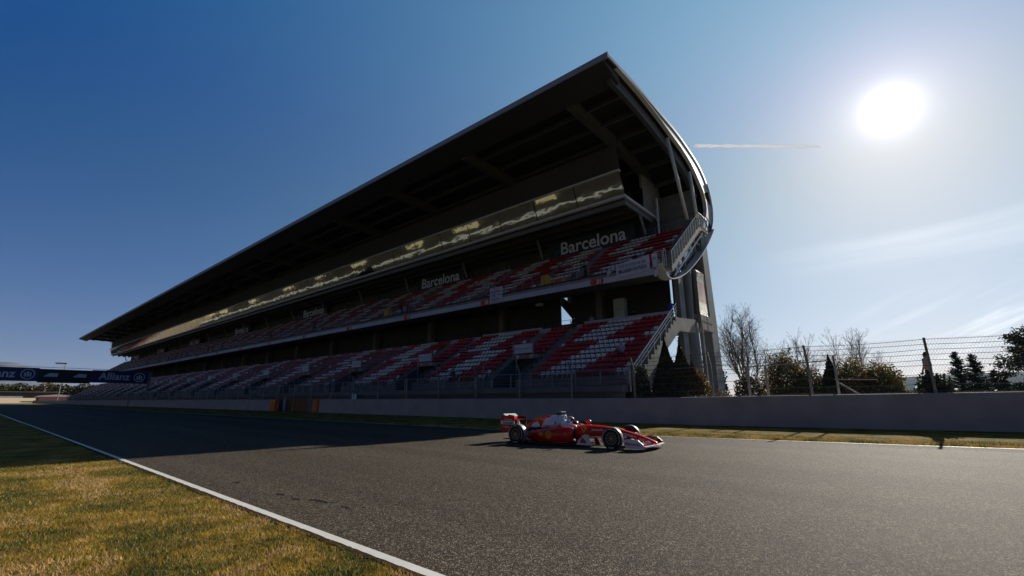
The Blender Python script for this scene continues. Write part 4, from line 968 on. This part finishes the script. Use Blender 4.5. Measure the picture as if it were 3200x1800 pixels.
# ------------------------------------------------------------------ people
def skin(name, verts, edges, radii, root=0, lvl=1):
    me = bpy.data.meshes.new(name); me.from_pydata(verts, edges, []); o = bpy.data.objects.new(name, me); COL.objects.link(o)
    md = o.modifiers.new('s', 'SKIN'); md.use_smooth_shade = True
    for i, r in enumerate(radii): me.skin_vertices[0].data[i].radius = r if isinstance(r, tuple) else (r, r)
    me.skin_vertices[0].data[root].use_root = True
    sb = o.modifiers.new('b', 'SUBSURF'); sb.levels = lvl; sb.render_levels = lvl
    bpy.context.view_layer.update(); dg = bpy.context.evaluated_depsgraph_get(); r = bpy.data.meshes.new_from_object(o.evaluated_get(dg))
    bpy.data.objects.remove(o); return r
def body_mesh(pose):
    # local: feet at z=0, facing -y
    hip = .92; sit = pose == 'sit'; hz = .45 if sit else hip; ly = .0
    lean = {'rail': -.20, 'stand': 0, 'sit': -.08}[pose]
    V = [(0, 0, hz), (0, lean * .4, hz + .25), (0, lean * .9, hz + .48), (0, lean * 1.1, hz + .58), (0, lean * 1.25 - .02, hz + .68), (0, lean * 1.25 - .02, hz + .79)]
    Rr = [(.15, .11), (.14, .11), (.17, .11), (.06, .06), (.085, .10), (.07, .085)]; E = [(0, 1), (1, 2), (2, 3), (3, 4), (4, 5)]
    for s in (-1, 1):
        b = len(V)
        if pose == 'stand': arm = [(s * .20, lean, hz + .50), (s * .26, .02, hz + .22), (s * .25, -.08, hz - .02), (s * .25, -.10, hz - .11)]
        elif pose == 'rail': arm = [(s * .20, lean, hz + .50), (s * .27, lean - .12, hz + .26), (s * .17, lean - .33, hz + .17), (s * .13, lean - .38, hz + .17)]
        else: arm = [(s * .20, lean, hz + .50), (s * .27, -.10, hz + .26), (s * .15, -.30, hz + .20), (s * .10, -.36, hz + .19)]
        leg = [(s * .10, 0, hz - .05), (s * .12, -.43 if sit else -.02, .47), (s * .12, -.40 if sit else .02, .09), (s * .13, -.55 if sit else -.12, .04)]
        V += arm + leg; Rr += [.065, .05, .038, .04, .095, .065, .045, (.045, .035)]
        E += [(2, b), (b, b + 1), (b + 1, b + 2), (b + 2, b + 3), (0, b + 4), (b + 4, b + 5), (b + 5, b + 6), (b + 6, b + 7)]
        for f in range(5):   # fingers and thumb
            k = len(V); p = Vector(arm[3]); d = (p - Vector(arm[2])).normalized(); o = Vector((s * (.022 * (f - 2)), 0, 0)); V.append(tuple(p + o * .9 + d * (.07 + .012 * (2 - abs(f - 2))))); Rr.append(.011); E.append((b + 3, k))
    return skin('body', V, E, Rr, 0, 1), hz
BM = {p: body_mesh(p) for p in ('stand', 'rail', 'sit')}
def person(pose, loc, rz, top, legs, lab, hood=False, s=1.0):
    me0, hz = BM[pose]; me = me0.copy(); me.materials.clear()
    for k in ('skin', top, legs, 'black'): me.materials.append(MATS[k])
    for p in me.polygons:
        z, x, y = p.center.z, abs(p.center.x), p.center.y
        hand = (x > .08 and ((pose == 'stand' and z < hz - .04 and x > .2) or (pose == 'rail' and y < -.50 and z > hz) or (pose == 'sit' and y < -.30 and z > hz + .12)))
        p.material_index = 0 if (z > hz + .60 or hand) else 3 if z < .09 else 1 if z > (hz - .02 if not (x > .2 and pose == 'stand') else 0.3) else 2
        if pose == 'sit' and z < hz + .1 and y < -.1: p.material_index = 3 if z < .09 else 2
    t = bpy.data.objects.new('person', me); t.location = loc; t.rotation_euler = (0, 0, rz); t.scale = (s, s, s); link(t); tag(t, lab, 'person')
    ly = {'rail': -.25, 'stand': 0, 'sit': -.1}[pose]; m = M()
    m.ball((0, ly + (.02 if hood else .03), hz + .76), .125 if hood else .10, 0, 10, 7, (1, 1, 1.08))
    m.build('hood' if hood else 'hair', top if hood else 'hair', t, True)
    f = M(); f.tube((0, ly - .08, hz + .735), (0, ly - .13, hz + .72), .014, .01); f.build('nose', 'skin', t)
    return t
UW = 11.73
person('rail', (-20.5, 34.15, UW), 0, 'cloth_black', 'cloth_black', 'man in dark clothes leaning on the upper rail at the aisle above badge 21')
person('stand', (-15.8, 34.3, UW), 0, 'cloth_black', 'cloth_black', 'person in dark clothes standing right behind the wide white banner')
person('sit', (-15.75, 30.95, 4.4), 0, 'cloth_grey', 'cloth_black', 'person in a pale grey hooded top sitting alone in the lower right block', True)
person('stand', (-14.3, 37.4, 7.95), .4, 'cloth_blue', 'cloth_black', 'person in a bright blue jacket at the top of the lower end stair')
person('sit', (-23.3, 36.4, 7.9), .3, 'cloth_black', 'cloth_black', 'dark figure crouched at the top of the aisle near the opening')
person('stand', (-22.8, 38.8, 7.95), .3, 'cloth_grey', 'cloth_black', 'person in a grey top in the shade of the concourse left of the green cabinet')
person('stand', (-18.6, 39.3, 7.95), .3, 'cloth_black', 'cloth_black', 'dark person in the shade of the concourse right of the green cabinet')
person('sit', (-31.6, 28.7, 3.0), .2, 'cloth_black', 'cloth_black', 'dark figure sitting low at the foot of the second lower block')
person('rail', (-47.6, 34.15, UW), 0, 'cloth_black', 'cloth_black', 'dark person at the upper rail just left of badge 19, beside one in red')
person('stand', (-46.7, 34.4, UW), 0, 'cloth_red', 'jeans', 'person in a red top standing left of badge 19')
person('rail', (-52.3, 34.15, UW), 0, 'cloth_pale', 'cloth_black', 'person with pale top beside the farther yellow cabinet')
person('stand', (-71.0, 34.3, UW), .3, 'cloth_black', 'jeans', 'dark standing person left of badge 18 on the upper tier')
person('sit', (-69.3, 35.0, UW), 0, 'cloth_black', 'cloth_black', 'dark seated person beside the standing one left of badge 18')
person('rail', (-86.5, 34.15, UW), 0, 'cloth_black', 'cloth_black', 'dark person alone at the upper rail above badge 16')
for i, (x, c, l) in enumerate(((-104, 'cloth_pale', 'pale top, right end of the far group at the rail'), (-107, 'cloth_grey', 'grey top beside the pale one in the far group'), (-112, 'cloth_black', 'black top left of the grey one in the far group'), (-118, 'olive', 'olive jacket on the far upper rail'), (-121, 'cloth_black', 'dark top left of the olive jacket'),
     (-134, 'cloth_pale', 'pale shirt, single bright figure far along the rail'), (-137, 'cloth_black', 'black top left of the bright far figure'), (-141, 'cloth_black', 'black top, second left of the bright far figure'), (-146, 'jeans', 'dark blue top, third left of the bright far figure'), (-153, 'cloth_black', 'black top, fourth left of the bright far figure'), (-163, 'cloth_black', 'black top, alone between the distant groups'), (-176, 'cloth_black', 'black top, last single figure at the distant rail'))):
    person('stand', (x, 34.3, UW), random.uniform(-.4, .4), c, 'cloth_black', 'tiny person in ' + l)
for i, (x, y, z, l) in enumerate(((-86, 36.9, 7.95, 'right one of three on the lower tier top'), (-93, 36.9, 7.95, 'middle one of three on the lower tier top'), (-101, 36.9, 7.95, 'left one of three on the lower tier top'))):
    person('stand', (x, y, z), 0, 'cloth_black', 'cloth_black', 'small dark standing figure, ' + l)
person('stand', (.78, 29.6, 1.95), R(-120), 'cloth_beige', 'cloth_black', 'person in a pale shirt with camera standing behind the fence by the rightmost post')
t = thing('platform', 'small raised platform carrying the person in a pale shirt', 'platform', (.78, 29.8, 0)); M().box(-.8, .8, -.6, .6, 1.87, 1.95).build('deck', 'galv', t)
for x in (-.7, .7): M().tube((x, 0, 0), (x, 0, 1.87), .04).build('leg', 'galv', t)

# ------------------------------------------------------------------ race car
def ring(x, hw, zb, zt, n=20, p=.62, yc=0, pt=None):
    r = []; zc = (zb + zt) / 2; hh = (zt - zb) / 2
    for i in range(n):
        a = 2 * pi * i / n; c, s = math.cos(a), math.sin(a); pp = pt if (pt and s > 0) else p
        r.append((x, yc + hw * math.copysign(abs(c) ** pp, c), zc + hh * math.copysign(abs(s) ** pp, s)))
    return r
def interp(keys, n):
    out = []; xs = [k[0] for k in keys]
    for j in range(n + 1):
        f = j / n * (len(keys) - 1); a = min(int(f), len(keys) - 2); u = f - a
        k0, k1, k2, k3 = keys[max(0, a - 1)], keys[a], keys[a + 1], keys[min(len(keys) - 1, a + 2)]
        out.append(tuple(.5 * ((2 * p1) + (-p0 + p2) * u + (2 * p0 - 5 * p1 + 4 * p2 - p3) * u * u + (-p0 + 3 * p1 - 3 * p2 + p3) * u ** 3) for p0, p1, p2, p3 in zip(k0, k1, k2, k3)))
    return out
CAR = thing('racing_car', 'red and white single seater racing car with exposed wheels on the track', 'racing car', (-10.72, 13.50, .0), R(6.0))
def C(name, mats, m, par=None, smooth=False): return m.build(name, mats, par or CAR, smooth)
def car():
    RD, WH, BK = 0, 1, 2; RWB = ['car_red', 'car_white', 'car_black']
    # nose and tub
    k = [(4.62, .055, .17, .22), (4.50, .085, .18, .28), (4.2, .12, .21, .39), (3.9, .15, .235, .47), (3.55, .185, .26, .555), (3.2, .22, .275, .62), (2.85, .26, .27, .655), (2.5, .30, .24, .67), (2.15, .33, .18, .665), (1.85, .36, .12, .655), (1.5, .37, .08, .65), (1.2, .36, .08, .62)]
    def mf(c): return WH if (c.z < .37 - .02 * (3.6 - c.x) and 2.2 < c.x < 3.7) else BK if (c.x < 2.2 and c.z < .2) else RD
    C('nose_and_tub', RWB, M().loft([ring(*q, n=24, p=.7) for q in interp(k, 44)], 0, True, mf), smooth=True)
    # sidepods
    for s in (-1, 1):
        k = [(2.02, .13, .14, .58, .44), (1.85, .20, .10, .61, .50), (1.5, .25, .09, .60, .49), (1.1, .25, .09, .56, .46), (.7, .22, .10, .50, .38), (.3, .17, .13, .43, .26), (-.1, .10, .16, .36, .14)]
        def mf2(c): return WH if c.z < .125 and c.x > .2 else RD
        C('sidepod', RWB, M().loft([ring(q[0], q[1], q[2], q[3], 20, .62, s * q[4]) for q in interp(k, 28)], 0, True, mf2), smooth=True)
        C('radiator_inlet', 'car_black', M().add([(2.035, s * .44 + a, b) for a, b in ((-.09, .24), (.09, .24), (.10, .50), (-.09, .53))], [(0, 1, 2, 3)]))
        C('cockpit_side', 'car_white', M().loft([ring(x, .05, .55, z, 10, .8, s * y) for x, z, y in ((2.05, .66, .30), (1.85, .70, .30), (1.6, .74, .27), (1.42, .78, .2))]), smooth=True)
    C('floor', 'car_black', M().prism_y([(0, 0)], 0, 0) if False else M().add([(x, y, z) for z in (.045, .075) for x, y in ((2.55, -.28), (2.3, -.66), (1.9, -.70), (.45, -.70), (.2, -.45), (-.55, -.42), (-.55, .42), (.2, .45), (.45, .70), (1.9, .70), (2.3, .66), (2.55, .28))], [tuple(range(12)), tuple(range(12, 24))[::-1]] + [(i, (i + 1) % 12, 12 + (i + 1) % 12, 12 + i) for i in range(12)]))
    # engine cover
    k = [(1.46, .115, .56, .935), (1.36, .15, .52, .965), (1.15, .19, .48, .96), (.9, .215, .45, .925), (.6, .21, .42, .84), (.3, .175, .40, .72), (.0, .13, .37, .58), (-.3, .08, .33, .44)]
    def mf3(c):
        top = .97 - .16 * max(0, .95 - c.x) ** 1.3
        if c.z < .545 + .05 * max(0, c.x - 1.0): return BK if c.x < 1.3 else WH
        if c.x < .22: return RD if c.z > .55 else BK
        if c.x < .95 and c.z > top - .085 - .25 * max(0, .5 - c.x): return RD
        return WH
    C('engine_cover', RWB, M().loft([ring(*q, n=28, p=.75, pt=1.0) for q in interp(k, 46)], 0, True, mf3), smooth=True)
    C('engine_cover_fin', 'car_red', M().prism_y([(.95, .90), (.6, .84), (.0, .60), (-.15, .50), (-.05, .66), (.45, .90), (.8, .96)], -.008, .008))
    # red flash with crest on the cover side
    for s in (-1, 1):
        m = M(); y = s * .222; m.add([(.86, y, .86), (.36, y * .96, .845), (.50, y, .80), (.60, y, .55), (.66, y, .55), (.70, y, .70), (.74, y, .76)], [(0, 1, 2, 3, 4, 5, 6)], 0)
        C('side_flash', ['car_red'], m)
        m = M(); m.add([(.52 + a, s * .228, .77 + b) for a, b in ((-.05, .065), (.05, .065), (.055, 0), (0, -.085), (-.055, 0))], [(0, 1, 2, 3, 4)], 0)
        m.add([(.52 + a, s * .231, .77 + b) for a, b in ((-.02, -.05), (.0, .0), (-.03, .03), (.01, .05), (.03, .01), (.02, -.02), (.03, -.05), (.01, -.03))], [tuple(range(8))], 1)
        C('crest', ['mark_yellow', 'black'], m)
        m = M().box(.72, 1.0, s * .2235 - .002, s * .2235 + .002, .585, .61, 0).text('E', .1, lambda u, v: (1.2 + u, s * .215, .70 + v), 0, .004); C('markings', ['ink'], m)
    # airbox
    C('airbox_rim', 'car_white', M().loft([[(x, r * .105 * math.cos(a), .85 + r * .115 * math.sin(a)) for a in [2 * pi * i / 18 for i in range(18)]] for x, r in ((1.44, 1.05), (1.50, 1.08), (1.51, .85), (1.44, .80))], 0, False), smooth=True)
    C('airbox_intake', 'black', M().add([(1.475, .088 * math.cos(a), .85 + .095 * math.sin(a)) for a in [2 * pi * i / 18 for i in range(18)]], [tuple(range(18))]))
    o = C('roll_hoop_camera', 'car_black', M().loft([ring(x, w, z, z + h, 12) for x, w, z, h in ((1.14, .04, .98, .03), (1.22, .06, .97, .10), (1.36, .05, .985, .09), (1.42, .03, 1.0, .05))]).box(1.2, 1.32, -.14, .14, 1.04, 1.065), smooth=False)
    M().box(1.33, 1.43, -.15, -.05, 1.062, 1.085).box(1.33, 1.43, .05, .15, 1.062, 1.085).build('camera_wing', 'mark_white', o)
    C('cockpit_opening', 'black', M().add([(1.95, -.19, .668), (1.95, .19, .668), (1.55, .22, .668), (1.45, .16, .70), (1.45, -.16, .70), (1.55, -.22, .668)], [tuple(range(6))]))
    C('headrest', 'car_white', M().loft([ring(x, .17, .55, z, 14, .8) for x, z in ((1.62, .70), (1.52, .80), (1.44, .86))]), smooth=True)
    C('windscreen', 'visor', M().add([(2.02, -.12, .66), (2.02, .12, .66), (1.93, .15, .72), (1.93, -.15, .72)], [(0, 1, 2, 3)]))
    for s in (-1, 1):
        o = C('mirror', 'car_red', M().loft([ring(x, w, z0, z1, 12, .8, s * .50) for x, w, z0, z1 in ((2.22, .03, .735, .765), (2.18, .085, .70, .81), (2.08, .095, .695, .815), (2.06, .09, .70, .81))]), smooth=True)
        M().tube((2.13, s * .46, .70), (2.16, s * .31, .64), .014).build('mirror_stalk', 'car_red', o)
    # decals on the body side
    for s in (-1, 1):
        f = lambda u, v, x0, z0, y: (x0 - s * u * -1 if False else x0 + (u if s < 0 else -u), s * y, z0 + v)
        m = M(); pts = []                       # scallop
        for i in range(15):
            a = R(-30) + R(240) * i / 14; rr = .125 * (1 + .045 * math.cos(i * pi)); pts.append((rr * math.cos(a), rr * math.sin(a) + .01))
        pts += [(-.075, -.095), (-.05, -.12), (.05, -.12), (.075, -.095)]
        m.add([f(u * 1.17, v * 1.17, 1.22, .34, .733) for u, v in pts], [tuple(range(len(pts)))], 0); m.add([f(u, v, 1.22, .34, .736) for u, v in pts], [tuple(range(len(pts)))], 1)
        for i in range(1, 7):
            a = R(-10) + R(200) * i / 7; m.add([f(q * math.cos(a) + w * math.sin(a), q * math.sin(a) - w * math.cos(a) - .04 * (1 - q / .12), 1.22, .34, .739) for q, w in ((.02, -.002), (.115, -.004), (.115, .004), (.02, .002))], [(0, 1, 2, 3)], 0)
        C('scallop_emblem', ['badge_red', 'mark_orange'], m)
        m = M().add([f(a, b, .86, .33, .668) for a, b in ((-.05, .09), (.06, .09), (.055, .02), (0, -.05), (-.045, .02))], [(0, 1, 2, 3, 4)], 0).add([f(a, b, .86, .33, .671) for a, b in ((-.03, .06), (.04, .07), (.03, .03), (-.02, .03))], [(0, 1, 2, 3)], 1); C('badge', ['mark_yellow', 'black'], m)
        m = M().add([f(a, b, 2.33, .53, .336) for a, b in ((-.07, .09), (.07, .09), (.075, 0), (0, -.11), (-.075, 0))], [(0, 1, 2, 3, 4)], 0)
        m.add([f(a, b, 2.33, .53, .339) for a, b in ((-.02, -.07), (.005, -.01), (-.035, .02), (.0, .07), (.03, .04), (.03, .0), (.015, -.02), (.035, -.06), (.012, -.045))], [tuple(range(9))], 1)
        C('crest', ['mark_yellow', 'black'], m)
        C('markings', 'mark_white', M().text('Santander', .10, lambda u, v: f(u, v, 2.80, .54, .292 - .05 * (u if s < 0 else -u)), 0, .003).text('KASPERSKY', .09, lambda u, v: (3.78 + (u if s < 0 else -u), s * (.176 - .07 * u * (1 if s < 0 else -1)), .40 + v - .22 * (u if s < 0 else -u)), 0, .002).text('HP', .1, lambda u, v: f(u, v, .42, .43, .445)))
    m = M().text('UPS', .16, lambda u, v: (3.35 - v, -u * 1.0, .612 + v * .18), 0).text('Santander', .17, lambda u, v: (3.98 + u * .0 - v, -u * .24, .475 + v * .26), 0)
    C('nose_markings', 'mark_white', m)
    C('nose_stripe', 'mark_orange', M().add([(3.6, -.06, .556), (3.6, .06, .556), (3.42, .07, .588), (3.42, -.07, .588)], [(0, 1, 2, 3)]))
    # front wing
    m = M()
    def foil(m, x0, x1, z0, z1, y0, y1, th, mi, sweep=0):
        for s in (-1, 1):
            a, b = s * y0, s * y1
            m.add([(x0, a, z0), (x1, a, z1), (x1, a, z1 + th), (x0, a, z0 + th), (x0 - sweep, b, z0), (x1 - sweep, b, z1), (x1 - sweep, b, z1 + th), (x0 - sweep, b, z0 + th)], [(0, 1, 2, 3), (7, 6, 5, 4), (0, 4, 5, 1), (1, 5, 6, 2), (2, 6, 7, 3), (3, 7, 4, 0)], mi)
    foil(m, 4.62, 4.36, .125, .12, 0, .88, .028, 0, .10); C('front_wing_plane', 'car_red', m)
    m = M(); foil(m, 4.66, 4.60, .118, .12, 0, .90, .034, 0, .10); C('wing_leading_edge', 'mark_white', m)
    for dx, z0, z1, mi in ((0, .16, .20, 'car_red'), (-.14, .19, .25, 'car_red'), (-.26, .23, .30, 'car_white')):
        m = M(); foil(m, 4.40 + dx, 4.24 + dx, z0, z1, .32, .88, .012, 0, .06); C('front_flap', mi, m)
    for s in (-1, 1):
        mm = 'car_white' if s < 0 else 'car_black'
        o = C('front_endplate', mm, M().prism_y([(4.52, .07), (4.50, .20), (4.35, .32), (4.12, .345), (3.92, .32), (3.88, .29), (3.96, .09), (4.0, .07)], s * .90 - .012, s * .90 + .012))
        ml = 'badge_red' if s < 0 else 'mark_white'
        M().text('Santander', .115, lambda u, v: (4.20 + (u if s < 0 else -u) * .92, s * .916, .205 + v), 0, .003).add([(3.93 + a, s * .916, .2 + b) for a, b in ((-.0, -.03), (.05, -.03), (.045, .02), (.02, .05), (.005, .02))], [(0, 1, 2, 3, 4)]).build('markings', ml, o)
        C('wing_pylon', 'car_white', M().prism_y([(4.50, .14), (4.35, .14), (4.18, .24), (4.42, .26)], s * .10 - .01, s * .10 + .01))
        C('cascade', 'car_black', M().box(4.30, 4.42, s * .66 - .12, s * .66 + .12, .30, .315).box(4.28, 4.44, s * .66 - .13, s * .66 - .12, .22, .33))
        C('bargeboard', ['car_white', 'badge_red'], M().prism_y([(2.75, .07), (2.18, .07), (2.26, .22), (2.50, .40), (2.58, .38)], s * .60 - .012, s * .60 + .012, 0).add([(2.42 + a, s * .615, .17 + b) for a, b in ((-.10, -.04), (.12, -.04), (.10, .04), (.02, .10), (-.02, .15), (-.08, .05))], [tuple(range(6))], 1))
        C('turning_vane', 'car_black', M().prism_y([(2.95, .08), (2.78, .08), (2.72, .32), (2.84, .30)], s * .42 - .01, s * .42 + .01))
    # rear wing
    for s in (-1, 1):
        y = s * .40
        o = C('rear_endplate', ['car_red', 'car_white'] if s < 0 else ['car_black', 'car_black'], M().prism_y([(-.98, .74), (-.38, .74), (-.38, .93), (-.60, .96), (-.66, .93), (-.98, .90)], y - .011, y + .011, 0).prism_y([(-.98, .615), (-.38, .615), (-.38, .739), (-.98, .739)], y - .011, y + .011, 1).prism_y([(-.96, .36), (-.50, .36), (-.38, .52), (-.38, .614), (-.97, .614)], y - .011, y + .011, 0))
        fx = lambda x0, u: x0 + (u if s < 0 else -u)
        M().text('Santander', .115, lambda u, v: (fx(-.66, u), y + s * .014, .675 + v), 0, .003).build('markings', 'ink', o)
        M().text('V-Power', .09, lambda u, v: (fx(-.64, u), y + s * .014, .79 + v), 0, .002).text('CLARO', .09, lambda u, v: (fx(-.74, u), y + s * .014, .53 + v), 0, .002).build('markings', 'mark_white', o)
    m = M(); nx = 8
    rows = [[(-.42 - .33 * (i / nx), y, .80 + .10 * (i / nx) ** 2 - .02 * math.sin(pi * i / nx)) for y in (-.39, .39)] for i in range(nx + 1)]
    m.add([p for r in rows for p in r], [(2 * i, 2 * i + 1, 2 * i + 3, 2 * i + 2) for i in range(nx)]); m.add([(p[0], p[1], p[2] - .02) for r in rows for p in r], [(2 * i, 2 * i + 2, 2 * i + 3, 2 * i + 1) for i in range(nx)]); m.box(-.425, -.415, -.39, .39, .775, .802)
    C('rear_wing_plane', 'car_red', m)
    m = M().prism_x([(0, 0)], 0, 0) if False else M(); m.add([(-.72, -.39, .885), (-.72, .39, .885), (-.88, .39, .985), (-.88, -.39, .985), (-.73, -.39, .875), (-.73, .39, .875), (-.89, .39, .975), (-.89, -.39, .975)], [(0, 1, 2, 3), (7, 6, 5, 4), (0, 4, 5, 1), (2, 6, 7, 3)]); C('rear_flap', 'car_white', m)
    C('rear_wing_pylon', 'car_white', M().prism_y([(-.30, .36), (-.42, .36), (-.55, .78), (-.46, .78)], -.015, .015))
    C('beam_panel', 'mark_white', M().prism_y([(-.33, .37), (-.15, .37), (-.22, .46), (-.36, .60), (-.38, .60)], -.30, -.285))
    C('gearbox', 'car_black', M().loft([ring(x, w, .14, z, 12) for x, w, z in ((.1, .2, .42), (-.3, .13, .36), (-.62, .09, .30))]).box(-.9, -.3, -.36, .36, .10, .12))
    # wheels
    def wheel(x, s, w, r=.332):
        yo = s * .90; yi = s * (.90 - w); yc = (yo + yi) / 2
        prof = [(-w / 2, .19), (-w / 2 - .004, .24), (-w / 2 + .012, .30), (-w / 2 + .045, r - .008), (-w / 2 + .075, r), (0, r + .002), (w / 2 - .075, r), (w / 2 - .045, r - .008), (w / 2 - .012, .30), (w / 2 + .004, .24), (w / 2, .19), (w / 2 - .03, .175), (-w / 2 + .03, .175)]
        n = 40; m = M(); vs = [(pr[1] * math.cos(2 * pi * i / n), pr[0], pr[1] * math.sin(2 * pi * i / n)) for i in range(n) for pr in prof]; k = len(prof)
        for i in range(n):
            for j in range(k): m.f.append((i * k + j, i * k + (j + 1) % k, ((i + 1) % n) * k + (j + 1) % k, ((i + 1) % n) * k + j)); m.m.append(1 if 3 <= j <= 6 else 0)
        m.v = vs; o = m.build('wheel', ['tyre', 'tread'], CAR, True); o.location = (x, yc, r)
        yy = s * (w / 2 + .004); m = M()
        def arc(m, r0, r1, a0, a1, y, n=30, mi=0):
            for q in range(n):
                a, b = a0 + (a1 - a0) * q / n, a0 + (a1 - a0) * (q + 1) / n; m.add([(rr * math.cos(w_), y, rr * math.sin(w_)) for rr, w_ in ((r0, a), (r1, a), (r1, b), (r0, b))], [(0, 1, 2, 3)], mi)
        arc(m, .268, .282, R(-35), R(70), yy + s * .004); arc(m, .268, .282, R(110), R(215), yy + s * .004); arc(m, .262, .286, R(78), R(102), yy + s * .004, 6)
        m.text('P ZERO', .055, lambda u, v: (((.272 + (-v)) * math.cos(-pi / 2 - s * u / .272 * -1 if False else -pi / 2 + (u if s < 0 else -u) / .272)), yy + s * .005, (.272 - v) * math.sin(-pi / 2 + (u if s < 0 else -u) / .272)), 0, .002)
        m.build('sidewall_marking', 'mark_white', o)
        m = M(); yr = s * (w / 2 - .035)
        arc(m, .160, .178, 0, 2 * pi, yr + s * .03, 28)
        for q in range(10):
            a = 2 * pi * q / 10; d = R(4); m.add([(.03 * math.cos(a - .3), yr, .03 * math.sin(a - .3)), (.165 * math.cos(a - d), yr + s * .02, .165 * math.sin(a - d)), (.165 * math.cos(a + d), yr + s * .02, .165 * math.sin(a + d)), (.03 * math.cos(a + .3), yr, .03 * math.sin(a + .3))], [(0, 1, 2, 3)])
        m.tube((0, yr - s * .05, 0), (0, yr + s * .03, 0), .04, n=12); m.build('rim', 'rim', o)
        m = M(); m.tube((0, -w / 2 + .04, 0), (0, yr - s * .04, 0), .17, n=20); m.build('brake_drum', 'black', o)
        return o
    for x, w in ((0, .325), (3.5, .245)):
        for s in (-1, 1):
            wheel(x, s, w)
            yi = .9 - w
            for (xa, za, xb, zb_) in (((x - .28, .40, x, .42), (x + .28, .40, x, .42), (x - .3, .22, x, .20), (x + .3, .22, x, .20), (x + .1, .46, x, .24)) if x < 1 else ((x - .3, .50, x, .46), (x + .22, .44, x, .46), (x - .25, .30, x, .22), (x + .25, .30, x, .22), (x, .56, x, .24))):
                C('suspension_arm', 'car_black', M().tube((xa, s * (.12 if x < 1 else .19), za), (xb, s * (yi + .03), zb_), .016, n=6))
            C('brake_duct', 'car_black', M().box(x - .08, x + .16, s * (yi - .06) - .03, s * (yi - .06) + .03, .18, .48))
car()
# driver: head and shoulders in the cockpit
def driver():
    V = [(0, 0, 0), (.02, 0, .22), (.04, 0, .32), (.05, 0, .44)]; E = [(0, 1), (1, 2), (2, 3)]; Rr = [(.15, .11), (.17, .10), (.06, .06), (.08, .09)]
    for s in (-1, 1):
        b = len(V); V += [(.02, s * .17, .20), (.16, s * .21, .06), (.36, s * .12, .12), (.42, s * .10, .13)]; Rr += [.055, .045, .035, .035]; E += [(1, b), (b, b + 1), (b + 1, b + 2), (b + 2, b + 3)]
    me = skin('driver', V, E, Rr); me.materials.clear(); me.materials.append(MATS['car_red'])
    o = bpy.data.objects.new('person', me); rz = R(6.0); c, s_ = math.cos(rz), math.sin(rz); lx = 1.62
    o.location = (-10.72 + lx * c, 13.50 + lx * s_, .36); o.rotation_euler = (0, 0, rz); link(o); tag(o, 'driver in a pale blue helmet seated in the racing car cockpit', 'person')
    def mf(p): return 1 if (p.x > .12 and -.02 < p.z - .43 < .06) else 2 if (abs(p.z - .52) < .02) else 3 if p.z < .37 else 0
    M().ball((.06, 0, .43), .142, 0, 22, 18, (1.05, .9, 1.0), mf).build('helmet', ['helmet', 'visor', 'badge_red', 'car_white'], o, True)
driver()
